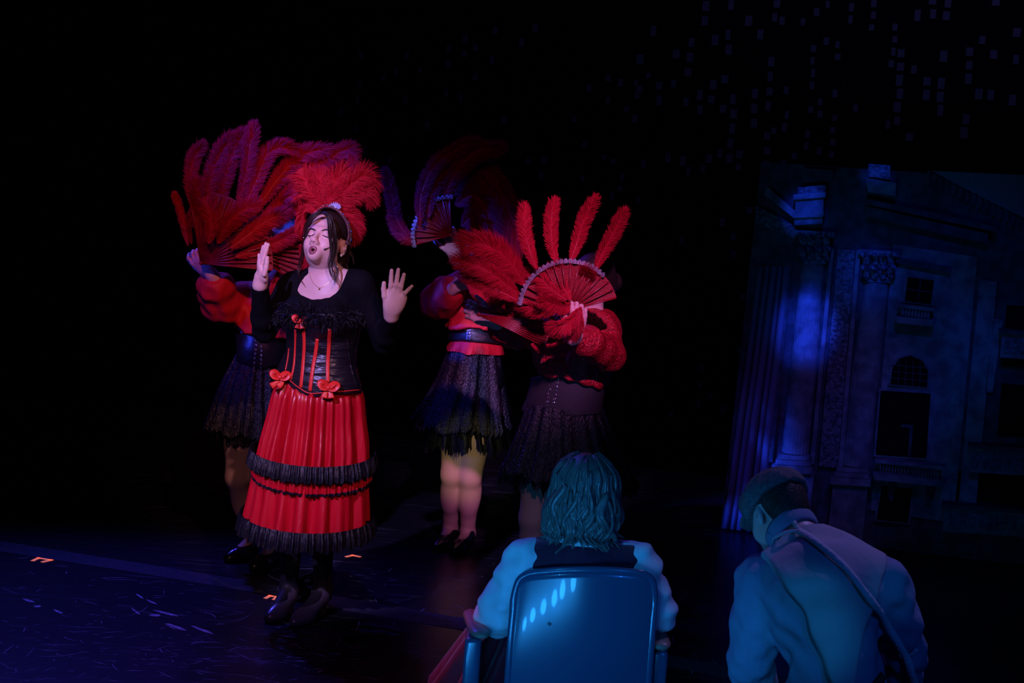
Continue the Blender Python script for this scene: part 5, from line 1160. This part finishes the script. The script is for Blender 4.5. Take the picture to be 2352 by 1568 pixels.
for e_, w_ in ((elM, wrM), (elM2, wrM2)):
    n_ = nrm(w_-e_); c_ = e_*.58+w_*.42; R_ = frame(n_); tt = np.linspace(0, 2*math.pi, 21); V, Q = sweep([c_+R_[:, 0]*.062*math.cos(t)+R_[:, 2]*.062*math.sin(t) for t in tt], .022, .010, 8, np.array([R_[:, 0]*math.cos(t)+R_[:, 2]*math.sin(t) for t in tt]), caps=False); make('rolled_cuff', V, Q, M['blue_shirt'], man)
vf = Field(); torso_prims(vf, JM, FM, 1.22, False)
V, Q = vf.mesh(.007, .024, chainpost(plane(JM['shL']*.86+JM['neck']*.14, JM['shL']-JM['chest']*.3-JM['neck']*.7), plane(JM['shR']*.92+JM['neck']*.08, JM['shR']-JM['chest']*.3-JM['neck']*.7), plane(JM['neck']+np.array([.01, -.01, .0]), JM['head']-JM['neck']), wrinkle(.008, (25, 20, 25), 9))); make('linen_vest', V, Q, M['waistcoat'], man)
bvm = bvh_of((V, Q), (Vsh, Qsh))
nk_ = nrm(JM['head']-JM['neck']); R_ = frame(nk_); tt = np.linspace(0, 2*math.pi, 25); V, Qc_ = sweep([JM['neck']+nk_*.035+R_[:, 0]*.080*math.cos(t)+R_[:, 2]*.076*math.sin(t) for t in tt], .005, .026, 8, np.tile(nk_, (25, 1))*.0+np.array([R_[:, 0]*math.cos(t)+R_[:, 2]*math.sin(t) for t in tt])*.25+nk_, caps=False); make('shirt_collar', V, Qc_, M['blue_shirt'], man)
R_, N_ = drape(bvm, [(1836, 1226), (1870, 1248), (1930, 1300), (1990, 1372), (2040, 1440), (2078, 1500), (2096, 1560), (2110, 1600)], .012, YM, 50); V, Q = sweep(R_, .0125, .008, 8, N_); st = make('apron_strap', V, fixtri(Q), M['rope'], man)
for k, pts in enumerate(([(1838, 1224), (1826, 1210), (1822, 1200), (1830, 1212)], [(1836, 1226), (1812, 1228), (1795, 1236), (1776, 1246)], [(2084, 1500), (2092, 1490), (2100, 1484), (2090, 1502)], [(2080, 1506), (2070, 1502), (2066, 1494), (2082, 1508)])):
    R_, N_ = drape(bvm, pts, .014, YM+.1, 14); V, Q = sweep(R_, .006, .004, 6, N_); make('strap_knot', V, fixtri(Q), M['rope'], st)
R_, N_ = drape(bvm, [(2050, 1530), (2020, 1560), (2000, 1590)], .004, YM, 14); V, Q = sweep(R_, .016, .004, 6, N_); make('waist_tie', V, fixtri(Q), M['trousers'], man)
tr = Field()
for dx in (-.10, .10):
    hp_ = JM['pelvis']+np.array([dx, 0, -.04]); kn_ = np.array([hp_[0]+dx*.4-.05, hp_[1]+.16, .07]); an_ = np.array([kn_[0]+.05, kn_[1]-.36, .05]); leg_prims(tr, hp_, kn_, an_, FM, 1.05)
tr.ell(JM['pelvis'], (.17, .13, .13), None, .05); V, Q = tr.mesh(.009, .012, zcut(lo=.004)); make('trousers', V, Q, M['trousers'], man)
# aisle step lights behind the front row, mirrored in the glossy seat back
bvc = bvh_of((np.array([v.co for v in bk.data.vertices])+np.array(chair.location), [tuple(f.vertices) for f in bk.data.polygons]))
for k in range(7):
    t = k/6; p_, n_ = hit(bvc, 1318-138*t, 1336+118*t)
    if p_ is None: continue
    d_ = nrm(ray(1318-138*t, 1336+118*t)); r_ = d_-2*(d_@n_)*n_; L_ = min(1.9, (p_[2]-.12)/max(.02, -r_[2])); lp_ = p_+r_*L_
    print('STEP', k, np.round(p_, 2), np.round(n_, 2), np.round(lp_, 2))
    spot('aisle_step_light', lp_, p_+np.array([.12, 0, -.06]), (0.02, 0.33, 1.0), 12.0, 40, .6, .06)
